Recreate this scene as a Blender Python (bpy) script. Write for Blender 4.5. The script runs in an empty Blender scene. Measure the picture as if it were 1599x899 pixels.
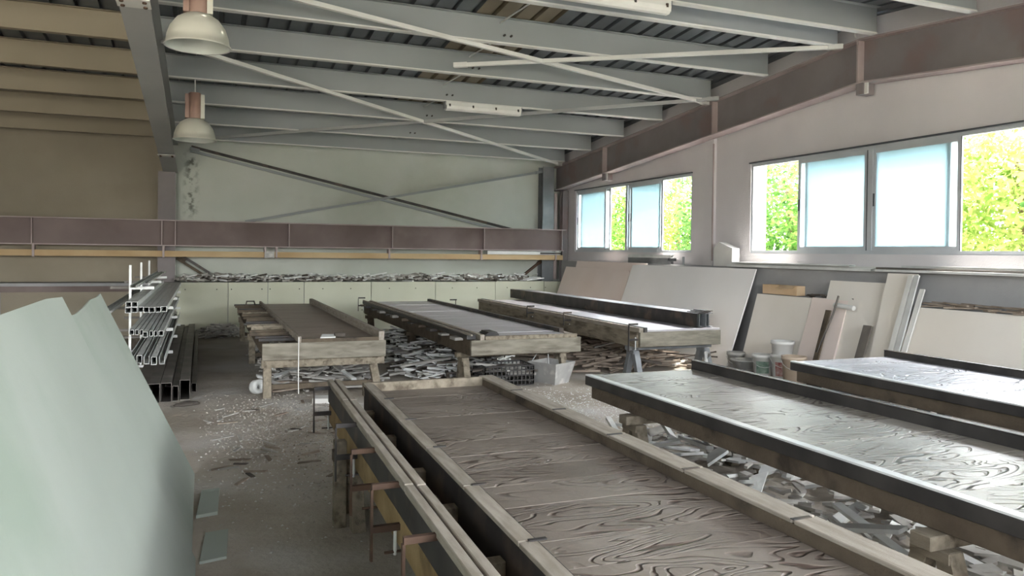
import bpy, bmesh, math, random
from mathutils import Vector, Matrix
R = random.Random(7)
sc = bpy.context.scene
col = sc.collection
rad = math.radians

# ------------------------------------------------------------------ camera
F_PX, YAW, PITCH, ROLL, CY = 1201.8, rad(21.966), rad(0.7224), rad(0.7081), 408.7
EYE = Vector((0, 0, 1.6))
fw = Vector((math.sin(YAW) * math.cos(PITCH), math.cos(YAW) * math.cos(PITCH), -math.sin(PITCH)))
rt0 = Vector((math.cos(YAW), -math.sin(YAW), 0))
dn0 = fw.cross(rt0)
rt = rt0 * math.cos(ROLL) - dn0 * math.sin(ROLL)
dn = rt0 * math.sin(ROLL) + dn0 * math.cos(ROLL)
cam_data = bpy.data.cameras.new('camera')
cam_data.sensor_width = 36
cam_data.lens = 36 * F_PX / 1599
cam_data.shift_y = (CY - 449.5) / 1599
cam_data.clip_start = 0.02
cam_data.clip_end = 300
cam = bpy.data.objects.new('camera', cam_data)
col.objects.link(cam)
mw = Matrix((rt, -dn, -fw)).transposed().to_4x4()
mw.translation = EYE
cam.matrix_world = mw
sc.camera = cam


def px(x, y, ax, v):
    d = rt * ((x - 799.5) / F_PX) + dn * ((y - CY) / F_PX) + fw
    return EYE + d * ((v - EYE[ax]) / d[ax])


# ------------------------------------------------------------------ light and exposure
sc.view_settings.view_transform = 'Standard'
sc.view_settings.look = 'None'
sc.view_settings.gamma = 1
sc.view_settings.use_curve_mapping = False
sc.view_settings.exposure = 2.6
world = bpy.data.worlds.new('sky')
sc.world = world
world.use_nodes = True
wn = world.node_tree
wn.nodes.clear()
wo = wn.nodes.new('ShaderNodeOutputWorld')
wb = wn.nodes.new('ShaderNodeBackground')
ws = wn.nodes.new('ShaderNodeTexSky')
ws.sky_type = 'NISHITA'
ws.sun_disc = False
ws.sun_elevation = rad(52)
ws.sun_rotation = rad(100)
ws.air_density = 1.0
ws.dust_density = 2.5
ws.ozone_density = 1.0
wb.inputs['Strength'].default_value = 1.0
whs = wn.nodes.new('ShaderNodeHueSaturation')
whs.inputs['Saturation'].default_value = 0.25
wn.links.new(ws.outputs[0], whs.inputs['Color'])
wn.links.new(whs.outputs[0], wb.inputs[0])
wn.links.new(wb.outputs[0], wo.inputs[0])
sun_d = bpy.data.lights.new('sun', 'SUN')
sun_d.energy = 2.4
sun_d.angle = rad(0.6)
sun_d.color = (1, 0.95, 0.86)
sun = bpy.data.objects.new('sun', sun_d)
col.objects.link(sun)
SUN_DIR = Vector((0.60, -0.13, 0.80)).normalized()      # towards the sun
sun.rotation_euler = SUN_DIR.to_track_quat('Z', 'Y').to_euler()
sun.location = (20, -4, 25)


def portal(name, loc, sx, sy, direction):
    d = bpy.data.lights.new(name, 'AREA')
    d.shape = 'RECTANGLE'
    d.size, d.size_y = sx, sy
    d.cycles.is_portal = True
    o = bpy.data.objects.new(name, d)
    col.objects.link(o)
    o.location = loc
    o.rotation_euler = Vector(direction).to_track_quat('-Z', 'Y').to_euler()


XR, YB, XL, YF = 7.78, 16.2, -8.9, -1.75          # inner faces of the hall
RIDGE, ZR, SLOPE = 7.25, 4.29, 0.081               # rafter top at the ridge
ADDED_GATE = (-7.8, -1.3, 3.4)                             # unseen gate opening added to the front wall for daylight: x0, x1, height
ADDED_STRIP = (0.8, 6.8, 1.75, 3.1)                      # unseen window strip, also added to bring light into the hall
portal('portal_added_gate', ((ADDED_GATE[0] + ADDED_GATE[1]) / 2, YF - 0.15, ADDED_GATE[2] / 2), ADDED_GATE[1] - ADDED_GATE[0], ADDED_GATE[2], (0, 1, 0))
portal('portal_added_strip', ((ADDED_STRIP[0] + ADDED_STRIP[1]) / 2, YF - 0.15, (ADDED_STRIP[2] + ADDED_STRIP[3]) / 2), ADDED_STRIP[1] - ADDED_STRIP[0], ADDED_STRIP[3] - ADDED_STRIP[2], (0, 1, 0))
portal('portal_window_2', (8.0, 7.31, 2.31), 4.5, 1.36, (-1, 0, 0))
portal('portal_window_1', (8.0, 13.3, 2.31), 4.4, 1.36, (-1, 0, 0))
portal('portal_window_3', (8.0, 1.35, 2.31), 4.5, 1.36, (-1, 0, 0))


def ztop(y):
    return ZR - SLOPE * abs(y - RIDGE)


# ------------------------------------------------------------------ materials
def srgb(r, g, b):
    return tuple((((c / 255) + 0.055) / 1.055) ** 2.4 if c > 10 else c / 255 / 12.92 for c in (r, g, b))


MATS = {}


def mat(name, c1, c2=None, rough=0.7, scale=3.0, bump=0.0, bscale=40, metal=0.0, spec=0.3, detail=6, stretch=(1, 1, 1),
        lo=0.35, hi=0.68, c3=None, s3=1.2, rnd=0.0):
    m = bpy.data.materials.new(name)
    m.use_nodes = True
    nt = m.node_tree
    N, L = nt.nodes, nt.links
    b = N['Principled BSDF']
    b.inputs['Roughness'].default_value = rough
    b.inputs['Metallic'].default_value = metal
    b.inputs['Specular IOR Level'].default_value = spec
    c1 = srgb(*c1) + (1,)
    c2 = (srgb(*c2) + (1,)) if c2 else c1
    g = N.new('ShaderNodeNewGeometry')
    mp = N.new('ShaderNodeMapping')
    mp.inputs['Scale'].default_value = stretch
    L.new(g.outputs['Position'], mp.inputs[0])
    n = N.new('ShaderNodeTexNoise')
    n.inputs['Scale'].default_value = scale
    n.inputs['Detail'].default_value = detail
    L.new(mp.outputs[0], n.inputs[0])
    r = N.new('ShaderNodeValToRGB')
    r.color_ramp.elements[0].position = lo
    r.color_ramp.elements[1].position = hi
    r.color_ramp.elements[0].color = c1
    r.color_ramp.elements[1].color = c2
    L.new(n.outputs[0], r.inputs[0])
    out = r.outputs[0]
    if c3:
        n3 = N.new('ShaderNodeTexNoise')
        n3.inputs['Scale'].default_value = s3
        n3.inputs['Detail'].default_value = 8
        L.new(mp.outputs[0], n3.inputs[0])
        r3 = N.new('ShaderNodeValToRGB')
        r3.color_ramp.elements[0].position = 0.52
        r3.color_ramp.elements[1].position = 0.66
        L.new(n3.outputs[0], r3.inputs[0])
        mx = N.new('ShaderNodeMix')
        mx.data_type = 'RGBA'
        L.new(r3.outputs[0], mx.inputs[0])
        L.new(out, mx.inputs[6])
        mx.inputs[7].default_value = srgb(*c3) + (1,)
        out = mx.outputs[2]
    if rnd:
        oi = N.new('ShaderNodeObjectInfo')
        mr = N.new('ShaderNodeMapRange')
        mr.inputs['To Min'].default_value = 1 - rnd
        mr.inputs['To Max'].default_value = 1 + rnd
        L.new(oi.outputs['Random'], mr.inputs[0])
        hs = N.new('ShaderNodeHueSaturation')
        L.new(mr.outputs[0], hs.inputs['Value'])
        L.new(out, hs.inputs['Color'])
        out = hs.outputs[0]
    L.new(out, b.inputs['Base Color'])
    if bump:
        nb = N.new('ShaderNodeTexNoise')
        nb.inputs['Scale'].default_value = bscale
        nb.inputs['Detail'].default_value = 5
        L.new(mp.outputs[0], nb.inputs[0])
        bp = N.new('ShaderNodeBump')
        bp.inputs['Strength'].default_value = bump
        bp.inputs['Distance'].default_value = 0.02
        L.new(nb.outputs[0], bp.inputs['Height'])
        L.new(bp.outputs[0], b.inputs['Normal'])
    MATS[name] = m
    return m


mat('floor', (154, 144, 130), (184, 176, 165), 0.88, 1.1, 0.8, 22, c3=(190, 186, 180), s3=0.7, detail=9)
mat('ground', (150, 145, 130), (175, 170, 155), 0.9, 0.8)
mat('plaster_white', (186, 190, 180), (198, 200, 192), 0.85, 0.9, 0.15, 60, c3=(178, 181, 170), s3=0.5)
mat('plaster_tan', (142, 133, 117), (154, 145, 129), 0.85, 0.8, 0.15, 60, c3=(132, 123, 108), s3=0.6)
mat('plaster_right', (214, 209, 210), (224, 219, 219), 0.85, 0.9, 0.15, 60)
mat('plinth_grey', (150, 150, 150), (170, 169, 168), 0.85, 1.3, 0.15, 60)
mat('purlin_grey', (140, 144, 144), (150, 153, 153), 0.6, 0.6, spec=0.4)
mat('purlin_tan', (140, 130, 112), (150, 140, 122), 0.65, 0.6, spec=0.3)
mat('rafter_grey', (158, 158, 156), (170, 170, 167), 0.6, 0.8)
mat('rafter_primer', (126, 119, 119), (140, 133, 133), 0.65, 1.2, c3=(132, 116, 114), s3=1.6)
mat('girder_primer', (112, 98, 95), (130, 116, 112), 0.65, 0.9, c3=(102, 88, 84), s3=0.8)
mat('flange_pink', (162, 146, 143), (182, 169, 166), 0.6, 2)
mat('rail_ochre', (176, 148, 108), (196, 172, 134), 0.6, 1.2)
mat('white_steel', (205, 204, 198), (220, 219, 214), 0.5, 2)
mat('grey_steel', (120, 122, 124), (140, 142, 143), 0.45, 3, metal=0.3)
mat('dark_steel', (52, 50, 49), (74, 70, 67), 0.5, 4, metal=0.2, c3=(92, 80, 70), s3=5)
mat('rust', (74, 58, 48), (98, 76, 62), 0.8, 6)
mat('black_rubber', (48, 46, 45), (66, 63, 60), 0.45, 5, spec=0.4)
mat('deck_sheet', (92, 97, 101), (108, 112, 115), 0.45, 2, metal=0.35, rnd=0.1)
mat('deck_sheet_brown', (118, 108, 90), (128, 119, 103), 0.55, 2, metal=0.2, rnd=0.08)
mat('galvanised', (196, 197, 194), (216, 217, 214), 0.4, 5, metal=0.1, rnd=0.1)
mat('galv_dark', (88, 84, 79), (116, 110, 103), 0.5, 4, metal=0.15, rnd=0.15)
mat('timber', (124, 114, 98), (150, 140, 123), 0.8, 4, 0.3, 60, stretch=(5, 1, 5), c3=(98, 88, 74), s3=3)
mat('timber_x', (122, 116, 103), (148, 142, 128), 0.8, 4, 0.3, 60, stretch=(1, 5, 5), c3=(106, 99, 87), s3=3)
mat('timber_dark', (84, 74, 62), (110, 98, 82), 0.8, 4, 0.3, 60, c3=(66, 58, 50), s3=4)
mat('timber_ochre', (142, 118, 80), (166, 142, 104), 0.75, 5, 0.2, 60, c3=(112, 92, 64), s3=3)
mat('rail_wood', (142, 133, 120), (166, 157, 145), 0.7, 6, 0.25, 80, stretch=(6, 1, 6), rnd=0.08)
mat('deck_brown', (124, 108, 98), (150, 136, 126), 0.36, 2.5, 0.2, 30, spec=0.5, stretch=(1, 6, 1))
mat('deck_grey', (168, 163, 164), (192, 188, 190), 0.3, 2.5, 0.2, 30, spec=0.55, stretch=(1, 6, 1))
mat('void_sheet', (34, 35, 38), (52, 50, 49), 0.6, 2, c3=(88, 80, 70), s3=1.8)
mat('board_green', (153, 159, 150), (161, 167, 158), 0.8, 0.9, 0.06, 80, c3=(144, 154, 142), s3=0.8)
mat('board_cream', (226, 219, 208), (234, 228, 219), 0.8, 0.9, 0.05, 80)
mat('board_pink', (230, 214, 204), (238, 224, 216), 0.8, 0.9, 0.05, 80)
mat('board_white', (238, 236, 233), (244, 242, 240), 0.8, 0.9, 0.05, 80)
mat('panel_sage', (184, 184, 164), (197, 197, 178), 0.85, 0.8, 0.08, 60, rnd=0.04)
mat('board_edge', (200, 195, 184), (218, 214, 205), 0.9, 8)
mat('scrap_white', (198, 198, 194), (222, 222, 218), 0.85, 6, rnd=0.18)
mat('scrap_grey', (148, 144, 137), (182, 178, 170), 0.85, 6, rnd=0.2)
mat('scrap_wood', (120, 107, 95), (152, 139, 125), 0.85, 6, rnd=0.22)
mat('scrap_dark', (72, 66, 60), (104, 96, 88), 0.85, 6, rnd=0.2)
mat('crumb', (150, 143, 133), (182, 176, 168), 0.9, 7)
mat('plastic_white', (214, 212, 206), (226, 224, 219), 0.45, 4, spec=0.5)
mat('plastic_grey', (150, 148, 144), (170, 168, 163), 0.5, 5, spec=0.45, c3=(200, 197, 190), s3=6)
mat('plastic_tan', (188, 168, 146), (204, 186, 166), 0.5, 4, spec=0.4)
mat('label_green', (92, 112, 98), (150, 165, 150), 0.5, 14)
mat('label_red', (150, 82, 76), (196, 178, 170), 0.5, 14)
mat('carton', (200, 172, 138), (212, 186, 154), 0.8, 4)
mat('lamp_enamel', (196, 194, 180), (206, 204, 192), 0.35, 2, spec=0.5)
mat('lamp_inner', (170, 174, 166), (182, 185, 178), 0.4, 2)
mat('copper_housing', (146, 118, 106), (162, 136, 124), 0.5, 3)
mat('lattice_black', (48, 46, 45), (66, 63, 60), 0.6, 6)
mat('alu_frame', (196, 200, 204), (208, 211, 214), 0.4, 2, metal=0.2)
mat('window_trim_dark', (70, 74, 78), (84, 88, 92), 0.5, 2)
mat('bark', (92, 74, 56), (120, 100, 80), 0.9, 8)
mat('ext_white', (228, 226, 220), (236, 234, 229), 0.85, 2)
mat('stain', (110, 104, 92), (134, 128, 116), 0.9, 8)


def wall_stain(m, x0, z0, z1):
    """dark damp streak running down the plaster beside the column"""
    nt = m.node_tree
    N, L = nt.nodes, nt.links
    b = N['Principled BSDF']
    src = b.inputs['Base Color'].links[0].from_socket
    g = N.new('ShaderNodeNewGeometry')
    sp = N.new('ShaderNodeSeparateXYZ')
    L.new(g.outputs['Position'], sp.inputs[0])
    def mapr(sock, a, c, lo, hi):
        r = N.new('ShaderNodeMapRange')
        for q, v in zip((1, 2, 3, 4), (a, c, lo, hi)):
            r.inputs[q].default_value = v
        L.new(sock, r.inputs[0])
        return r.outputs[0]
    def mul(a, c, op='MULTIPLY'):
        q = N.new('ShaderNodeMath')
        q.operation = op
        for i, v in enumerate((a, c)):
            if isinstance(v, (int, float)): q.inputs[i].default_value = v
            else: L.new(v, q.inputs[i])
        return q.outputs[0]
    dx = mul(mul(sp.outputs[0], x0, 'SUBTRACT'), 0.0, 'ADD')
    ab = N.new('ShaderNodeMath'); ab.operation = 'ABSOLUTE'
    L.new(dx, ab.inputs[0])
    mx = mapr(ab.outputs[0], 0.03, 0.17, 1, 0)
    mz = mul(mapr(sp.outputs[2], z0, z0 + 0.2, 0, 1), mapr(sp.outputs[2], z1 - 0.1, z1 + 0.1, 1, 0))
    n = N.new('ShaderNodeTexNoise')
    n.inputs['Scale'].default_value = 9
    n.inputs['Detail'].default_value = 6
    L.new(g.outputs['Position'], n.inputs[0])
    k = mapr(n.outputs[0], 0.46, 0.60, 0, 0.8)
    f = mul(mul(mx, mz), k)
    mixn = N.new('ShaderNodeMix'); mixn.data_type = 'RGBA'
    L.new(f, mixn.inputs[0]); L.new(src, mixn.inputs[6])
    mixn.inputs[7].default_value = srgb(92, 92, 82) + (1,)
    L.new(mixn.outputs[2], b.inputs['Base Color'])


wall_stain(MATS['plaster_white'], -0.20, 2.15, 3.45)


def frosted():
    m = bpy.data.materials.new('frosted_glass')
    m.use_nodes = True
    nt = m.node_tree
    N, L = nt.nodes, nt.links
    N.clear()
    o = N.new('ShaderNodeOutputMaterial')
    t = N.new('ShaderNodeBsdfTranslucent')
    t.inputs[0].default_value = (0.58, 0.65, 0.67, 1)
    d = N.new('ShaderNodeBsdfDiffuse')
    d.inputs[0].default_value = (0.75, 0.86, 0.88, 1)
    g = N.new('ShaderNodeBsdfGlossy')
    g.inputs['Roughness'].default_value = 0.35
    m1 = N.new('ShaderNodeMixShader')
    m1.inputs[0].default_value = 0.15
    L.new(t.outputs[0], m1.inputs[1])
    L.new(d.outputs[0], m1.inputs[2])
    m2 = N.new('ShaderNodeMixShader')
    m2.inputs[0].default_value = 0.06
    L.new(m1.outputs[0], m2.inputs[1])
    L.new(g.outputs[0], m2.inputs[2])
    L.new(m2.outputs[0], o.inputs[0])
    MATS['frosted'] = m


frosted()


def leaf_mat(name, a, b):
    m = bpy.data.materials.new(name)
    m.use_nodes = True
    nt = m.node_tree
    N, L = nt.nodes, nt.links
    N.clear()
    o = N.new('ShaderNodeOutputMaterial')
    g = N.new('ShaderNodeNewGeometry')
    n = N.new('ShaderNodeTexNoise')
    n.inputs['Scale'].default_value = 2.6
    n.inputs['Detail'].default_value = 7
    L.new(g.outputs['Position'], n.inputs[0])
    r = N.new('ShaderNodeValToRGB')
    r.color_ramp.elements[0].position = 0.38
    r.color_ramp.elements[1].position = 0.62
    r.color_ramp.elements[0].color = srgb(*a) + (1,)
    r.color_ramp.elements[1].color = srgb(*b) + (1,)
    L.new(n.outputs[0], r.inputs[0])
    d = N.new('ShaderNodeBsdfDiffuse')
    t = N.new('ShaderNodeBsdfTranslucent')
    L.new(r.outputs[0], d.inputs[0])
    L.new(r.outputs[0], t.inputs[0])
    mx = N.new('ShaderNodeMixShader')
    mx.inputs[0].default_value = 0.5
    L.new(d.outputs[0], mx.inputs[1])
    L.new(t.outputs[0], mx.inputs[2])
    L.new(mx.outputs[0], o.inputs[0])
    MATS[name] = m


leaf_mat('leaf_green', (64, 104, 40), (124, 152, 78))
leaf_mat('leaf_yellow', (92, 120, 48), (150, 160, 92))
leaf_mat('leaf_deep', (52, 88, 42), (104, 136, 76))


def mould_mat(name, c1, c2, rough, strength, spec=0.5, c3=(112, 92, 82)):
    """embossed wood grain of the casting mats: wavy raised growth rings running across the table"""
    m = bpy.data.materials.new(name)
    m.use_nodes = True
    nt = m.node_tree
    N, L = nt.nodes, nt.links
    b = N['Principled BSDF']
    b.inputs['Specular IOR Level'].default_value = spec
    g = N.new('ShaderNodeNewGeometry')
    oi = N.new('ShaderNodeObjectInfo')
    ad = N.new('ShaderNodeVectorMath')
    ad.operation = 'MULTIPLY_ADD'
    ad.inputs[1].default_value = (1, 1, 1)
    L.new(g.outputs['Position'], ad.inputs[0])
    cb = N.new('ShaderNodeCombineXYZ')
    mu = N.new('ShaderNodeMath')
    mu.operation = 'MULTIPLY'
    mu.inputs[1].default_value = 37
    L.new(oi.outputs['Random'], mu.inputs[0])
    L.new(mu.outputs[0], cb.inputs[2])
    L.new(cb.outputs[0], ad.inputs[2])
    mp = N.new('ShaderNodeMapping')
    mp.inputs['Scale'].default_value = (1.0, 3.2, 1)
    L.new(ad.outputs[0], mp.inputs[0])
    n = N.new('ShaderNodeTexNoise')
    n.inputs['Scale'].default_value = 1.5
    n.inputs['Detail'].default_value = 2.2
    n.inputs['Roughness'].default_value = 0.4
    n.inputs['Distortion'].default_value = 0.6
    L.new(mp.outputs[0], n.inputs[0])
    k = N.new('ShaderNodeMath')
    k.operation = 'MULTIPLY'
    k.inputs[1].default_value = 105
    L.new(n.outputs[0], k.inputs[0])
    s = N.new('ShaderNodeMath')
    s.operation = 'SINE'
    L.new(k.outputs[0], s.inputs[0])
    rr = N.new('ShaderNodeValToRGB')
    rr.color_ramp.elements[0].position = 0.0
    rr.color_ramp.elements[1].position = 0.32
    mrr = N.new('ShaderNodeMapRange')
    mrr.inputs['From Min'].default_value = -1
    L.new(s.outputs[0], mrr.inputs[0])
    L.new(mrr.outputs[0], rr.inputs[0])
    # where the grain shows
    n2 = N.new('ShaderNodeTexNoise')
    n2.inputs['Scale'].default_value = 2.2
    n2.inputs['Detail'].default_value = 3
    L.new(ad.outputs[0], n2.inputs[0])
    r2 = N.new('ShaderNodeValToRGB')
    r2.color_ramp.elements[0].position = 0.40
    r2.color_ramp.elements[1].position = 0.56
    L.new(n2.outputs[0], r2.inputs[0])
    hm = N.new('ShaderNodeMix')
    hm.data_type = 'FLOAT'
    L.new(r2.outputs[0], hm.inputs[0])
    hm.inputs[2].default_value = 0.85
    L.new(rr.outputs[0], hm.inputs[3])
    n4 = N.new('ShaderNodeTexNoise')
    n4.inputs['Scale'].default_value = 55
    n4.inputs['Detail'].default_value = 3
    L.new(ad.outputs[0], n4.inputs[0])
    h2 = N.new('ShaderNodeMath')
    h2.operation = 'MULTIPLY_ADD'
    h2.inputs[1].default_value = 0.22
    L.new(n4.outputs[0], h2.inputs[0])
    L.new(hm.outputs[0], h2.inputs[2])
    bp = N.new('ShaderNodeBump')
    bp.inputs['Strength'].default_value = strength
    bp.inputs['Distance'].default_value = 0.012
    L.new(h2.outputs[0], bp.inputs['Height'])
    L.new(bp.outputs[0], b.inputs['Normal'])
    n5 = N.new('ShaderNodeTexNoise')
    n5.inputs['Scale'].default_value = 1.8
    n5.inputs['Detail'].default_value = 6
    L.new(ad.outputs[0], n5.inputs[0])
    r5 = N.new('ShaderNodeValToRGB')
    r5.color_ramp.elements[0].position = 0.36
    r5.color_ramp.elements[1].position = 0.64
    r5.color_ramp.elements[0].color = srgb(*c1) + (1,)
    r5.color_ramp.elements[1].color = srgb(*c2) + (1,)
    L.new(n5.outputs[0], r5.inputs[0])
    mc = N.new('ShaderNodeMix')
    mc.data_type = 'RGBA'
    L.new(hm.outputs[0], mc.inputs[0])
    mc.inputs[6].default_value = srgb(*c3) + (1,)
    L.new(r5.outputs[0], mc.inputs[7])
    L.new(mc.outputs[2], b.inputs['Base Color'])
    b.inputs['Roughness'].default_value = rough
    MATS[name] = m


mould_mat('mould_brown', (110, 100, 91), (136, 126, 116), 0.46, 0.75, 0.45, (88, 74, 66))
mould_mat('mould_grey', (130, 124, 114), (156, 151, 143), 0.38, 0.9, 0.5, (78, 70, 62))
mould_mat('mould_pale', (148, 147, 151), (174, 174, 180), 0.38, 0.8, 0.55, (92, 88, 88))


# ------------------------------------------------------------------ mesh helpers
class MB:
    def __init__(s):
        s.v, s.f, s.sm = [], [], []

    def add(s, vs, fs, smooth=False):
        n = len(s.v)
        s.v += [Vector(v) for v in vs]
        s.f += [tuple(i + n for i in f) for f in fs]
        s.sm += [smooth] * len(fs)
        return s

    def box(s, x0, x1, y0, y1, z0, z1):
        return s.add([(x0, y0, z0), (x1, y0, z0), (x1, y1, z0), (x0, y1, z0), (x0, y0, z1), (x1, y0, z1), (x1, y1, z1), (x0, y1, z1)],
                     [(0, 3, 2, 1), (4, 5, 6, 7), (0, 1, 5, 4), (1, 2, 6, 5), (2, 3, 7, 6), (3, 0, 4, 7)])

    def beam(s, p, q, w, h, up=(0, 0, 1)):
        """box from p to q (axis line at the centre), width w, height h"""
        p, q, up = Vector(p), Vector(q), Vector(up)
        d = (q - p).normalized()
        if abs(d.dot(up)) > 0.99:
            up = Vector((0, 1, 0))
        a = d.cross(up).normalized()
        b = a.cross(d).normalized()
        vs = []
        for c in (p, q):
            for i, j in ((-1, -1), (1, -1), (1, 1), (-1, 1)):
                vs.append(c + a * (i * w / 2) + b * (j * h / 2))
        return s.add(vs, [(0, 1, 2, 3), (7, 6, 5, 4), (0, 4, 5, 1), (1, 5, 6, 2), (2, 6, 7, 3), (3, 7, 4, 0)])

    def prism(s, pts, off):
        """closed polygon pts (3d) pushed by vector off"""
        n = len(pts)
        off = Vector(off)
        vs = [Vector(p) for p in pts] + [Vector(p) + off for p in pts]
        fs = [tuple(range(n - 1, -1, -1)), tuple(range(n, 2 * n))]
        for i in range(n):
            j = (i + 1) % n
            fs.append((i, j, j + n, i + n))
        return s.add(vs, fs)

    def tube(s, pts, r, n=8):
        pts = [Vector(p) for p in pts]
        rings = []
        for i, p in enumerate(pts):
            d = (pts[min(i + 1, len(pts) - 1)] - pts[max(i - 1, 0)]).normalized()
            up = Vector((0, 0, 1)) if abs(d.z) < 0.9 else Vector((1, 0, 0))
            a = d.cross(up).normalized()
            b = a.cross(d)
            rings.append([p + (a * math.cos(t) + b * math.sin(t)) * r for t in [2 * math.pi * k / n for k in range(n)]])
        vs = [v for ring in rings for v in ring]
        fs = []
        for i in range(len(pts) - 1):
            for k in range(n):
                k2 = (k + 1) % n
                fs.append((i * n + k, i * n + k2, (i + 1) * n + k2, (i + 1) * n + k))
        s.add(vs, fs, True)
        s.add(rings[0], [tuple(range(n))])
        s.add(rings[-1], [tuple(range(n - 1, -1, -1))])
        return s

    def lathe(s, prof, c=(0, 0, 0), n=24, smooth=True, caps=False):
        c = Vector(c)
        vs, fs = [], []
        for r, z in prof:
            for k in range(n):
                t = 2 * math.pi * k / n
                vs.append(c + Vector((r * math.cos(t), r * math.sin(t), z)))
        for i in range(len(prof) - 1):
            for k in range(n):
                k2 = (k + 1) % n
                fs.append((i * n + k, i * n + k2, (i + 1) * n + k2, (i + 1) * n + k))
        if caps:
            fs.append(tuple(range(n - 1, -1, -1)))
            fs.append(tuple((len(prof) - 1) * n + k for k in range(n)))
        return s.add(vs, fs, smooth)

    def xform(s, m):
        s.v = [m @ v for v in s.v]
        return s

    def mesh(s, name, m, origin=Vector((0, 0, 0))):
        me = bpy.data.meshes.new(name)
        me.from_pydata([tuple(v - origin) for v in s.v], [], s.f)
        me.polygons.foreach_set('use_smooth', s.sm)
        me.materials.append(MATS[m])
        me.update()
        return me

    def build(s, name, m, parent=None, bevel=0):
        if parent is not None:
            org = Vector(parent['_org']) if '_org' in parent else Vector((0, 0, 0))
        else:
            xs, ys, zs = zip(*s.v)
            org = Vector(((min(xs) + max(xs)) / 2, (min(ys) + max(ys)) / 2, min(zs)))
        o = bpy.data.objects.new(name, s.mesh(name, m, org))
        col.objects.link(o)
        if parent is not None:
            o.parent = parent
        else:
            o.location = org
        o['_org'] = tuple(org)
        ORG.append(o)
        if bevel:
            b = o.modifiers.new('bevel', 'BEVEL')
            b.width = bevel
            b.segments = 1
        return o


ORG = []


def tag(o, label=None, cat=None, group=None, kind=None):
    if label: o['label'] = label
    if cat: o['category'] = cat
    if group: o['group'] = group
    if kind: o['kind'] = kind
    return o


def thing(name, loc, label=None, cat=None, group=None, kind=None):
    o = bpy.data.objects.new(name, None)
    o.empty_display_size = 0.1
    col.objects.link(o)
    o.location = loc
    o['_org'] = tuple(loc)
    ORG.append(o)
    return tag(o, label, cat, group, kind)


def B(x0, x1, y0, y1, z0, z1):
    return MB().box(x0, x1, y0, y1, z0, z1)


# ------------------------------------------------------------------ the hall
tag(B(XL - 0.3, XR + 0.3, YF - 0.3, YB + 0.3, -0.2, 0.0).build('floor', 'floor'), 'dusty grey concrete workshop floor littered with plaster crumbs', 'floor', kind='structure')
tag(B(-60, 60, -60, 70, -0.5, -0.21).build('ground', 'ground'), 'pale ground outside the hall', 'ground', kind='structure')
# back wall: tan bay and white bay
ZB = ztop(YB) + 0.40
wl = tag(B(XL, -0.60, YB, YB + 0.3, 0, ZB).build('wall_back', 'plaster_tan'), 'tan plastered eaves wall behind the profile rack', 'wall', kind='structure')
wr = tag(B(-0.60, XR + 0.3, YB, YB + 0.3, 0, ZB).build('wall_back', 'plaster_white'), 'pale plastered eaves wall with crossed braces', 'wall', kind='structure')
# left and front walls (behind the camera)
tag(MB().prism([(XL, YF, 0), (XL, YB, 0), (XL, YB, ZB), (XL, RIDGE, ZR + .4), (XL, YF, ZB)], (-0.3, 0, 0)).build('wall_left', 'plaster_tan'), 'tan end wall of the hall', 'wall', kind='structure')
fwall = thing('wall_front', (0, YF, 0), 'plastered front eaves wall with openings added for daylight', 'wall', kind='structure')
for (a, b, c, d) in ((XL, ADDED_GATE[0], 0, ZB), (ADDED_GATE[0], ADDED_GATE[1], ADDED_GATE[2], ZB), (ADDED_GATE[1], ADDED_STRIP[0], 0, ZB), (ADDED_STRIP[0], ADDED_STRIP[1], 0, ADDED_STRIP[2]), (ADDED_STRIP[0], ADDED_STRIP[1], ADDED_STRIP[3], ZB), (ADDED_STRIP[1], XR + .3, 0, ZB)):
    B(a, b, YF - 0.3, YF, c, d).build('wall_section', 'plaster_white', fwall)

# right gable wall with window openings
WINS = [(11.08, 15.52), (5.05, 9.57), (-0.9, 3.6)]
ZS, ZT = 1.63, 2.99
gw = thing('wall_right', (XR, 7, 0), 'white plastered gable wall with aluminium sliding windows', 'wall', kind='structure')
TH = 0.30
ys = [YF - 0.3] + [v for w in sorted(WINS) for v in w] + [YB + 0.3]
for i in range(0, len(ys), 2):
    B(XR, XR + TH, ys[i], ys[i + 1], ZS, ZT).build('wall_section', 'plaster_right', gw)
B(XR, XR + TH, YF - 0.3, YB + 0.3, 0, ZS).build('wall_section', 'plaster_right', gw)
gtop = MB().prism([(XR, YF - 0.3, ZT), (XR, YB + 0.3, ZT), (XR, YB + .3, ZB), (XR, RIDGE, ZR + .42), (XR, YF - .3, ZB)], (TH, 0, 0))
gtop.build('wall_section', 'plaster_right', gw)
# lower plinth, stands proud under the windows
tag(B(XR - 0.22, XR, YF, YB - 0.45, 0, 1.42).build('wall_right_plinth', 'plinth_grey'), 'grey plinth under the windows of the gable wall', 'wall', kind='structure')
# pilaster
pl_ = MB().box(XR - 0.06, XR, 10.42, 10.66, 1.42, ztop(10.5) - 0.5)
tag(pl_.build('trim_1', 'plaster_right'), 'narrow plastered pilaster between the two windows', 'pilaster', kind='structure')
tag(MB().tube([(XR - 0.075, 10.40, 1.5), (XR - 0.07, 10.41, 2.4), (XR - 0.075, 10.40, 3.4)], 0.014, 6).build('conduit_pipe', 'flange_pink'), 'thin pinkish conduit running down the pilaster', 'conduit')
# outer eave over the right wall
tag(B(XR + TH, XR + TH + 0.05, YF - 0.6, YB + 0.6, 3.08, 3.16).build('trim_2', 'rust'), 'brown eave board outside above the windows', 'eave', kind='structure')


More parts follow.
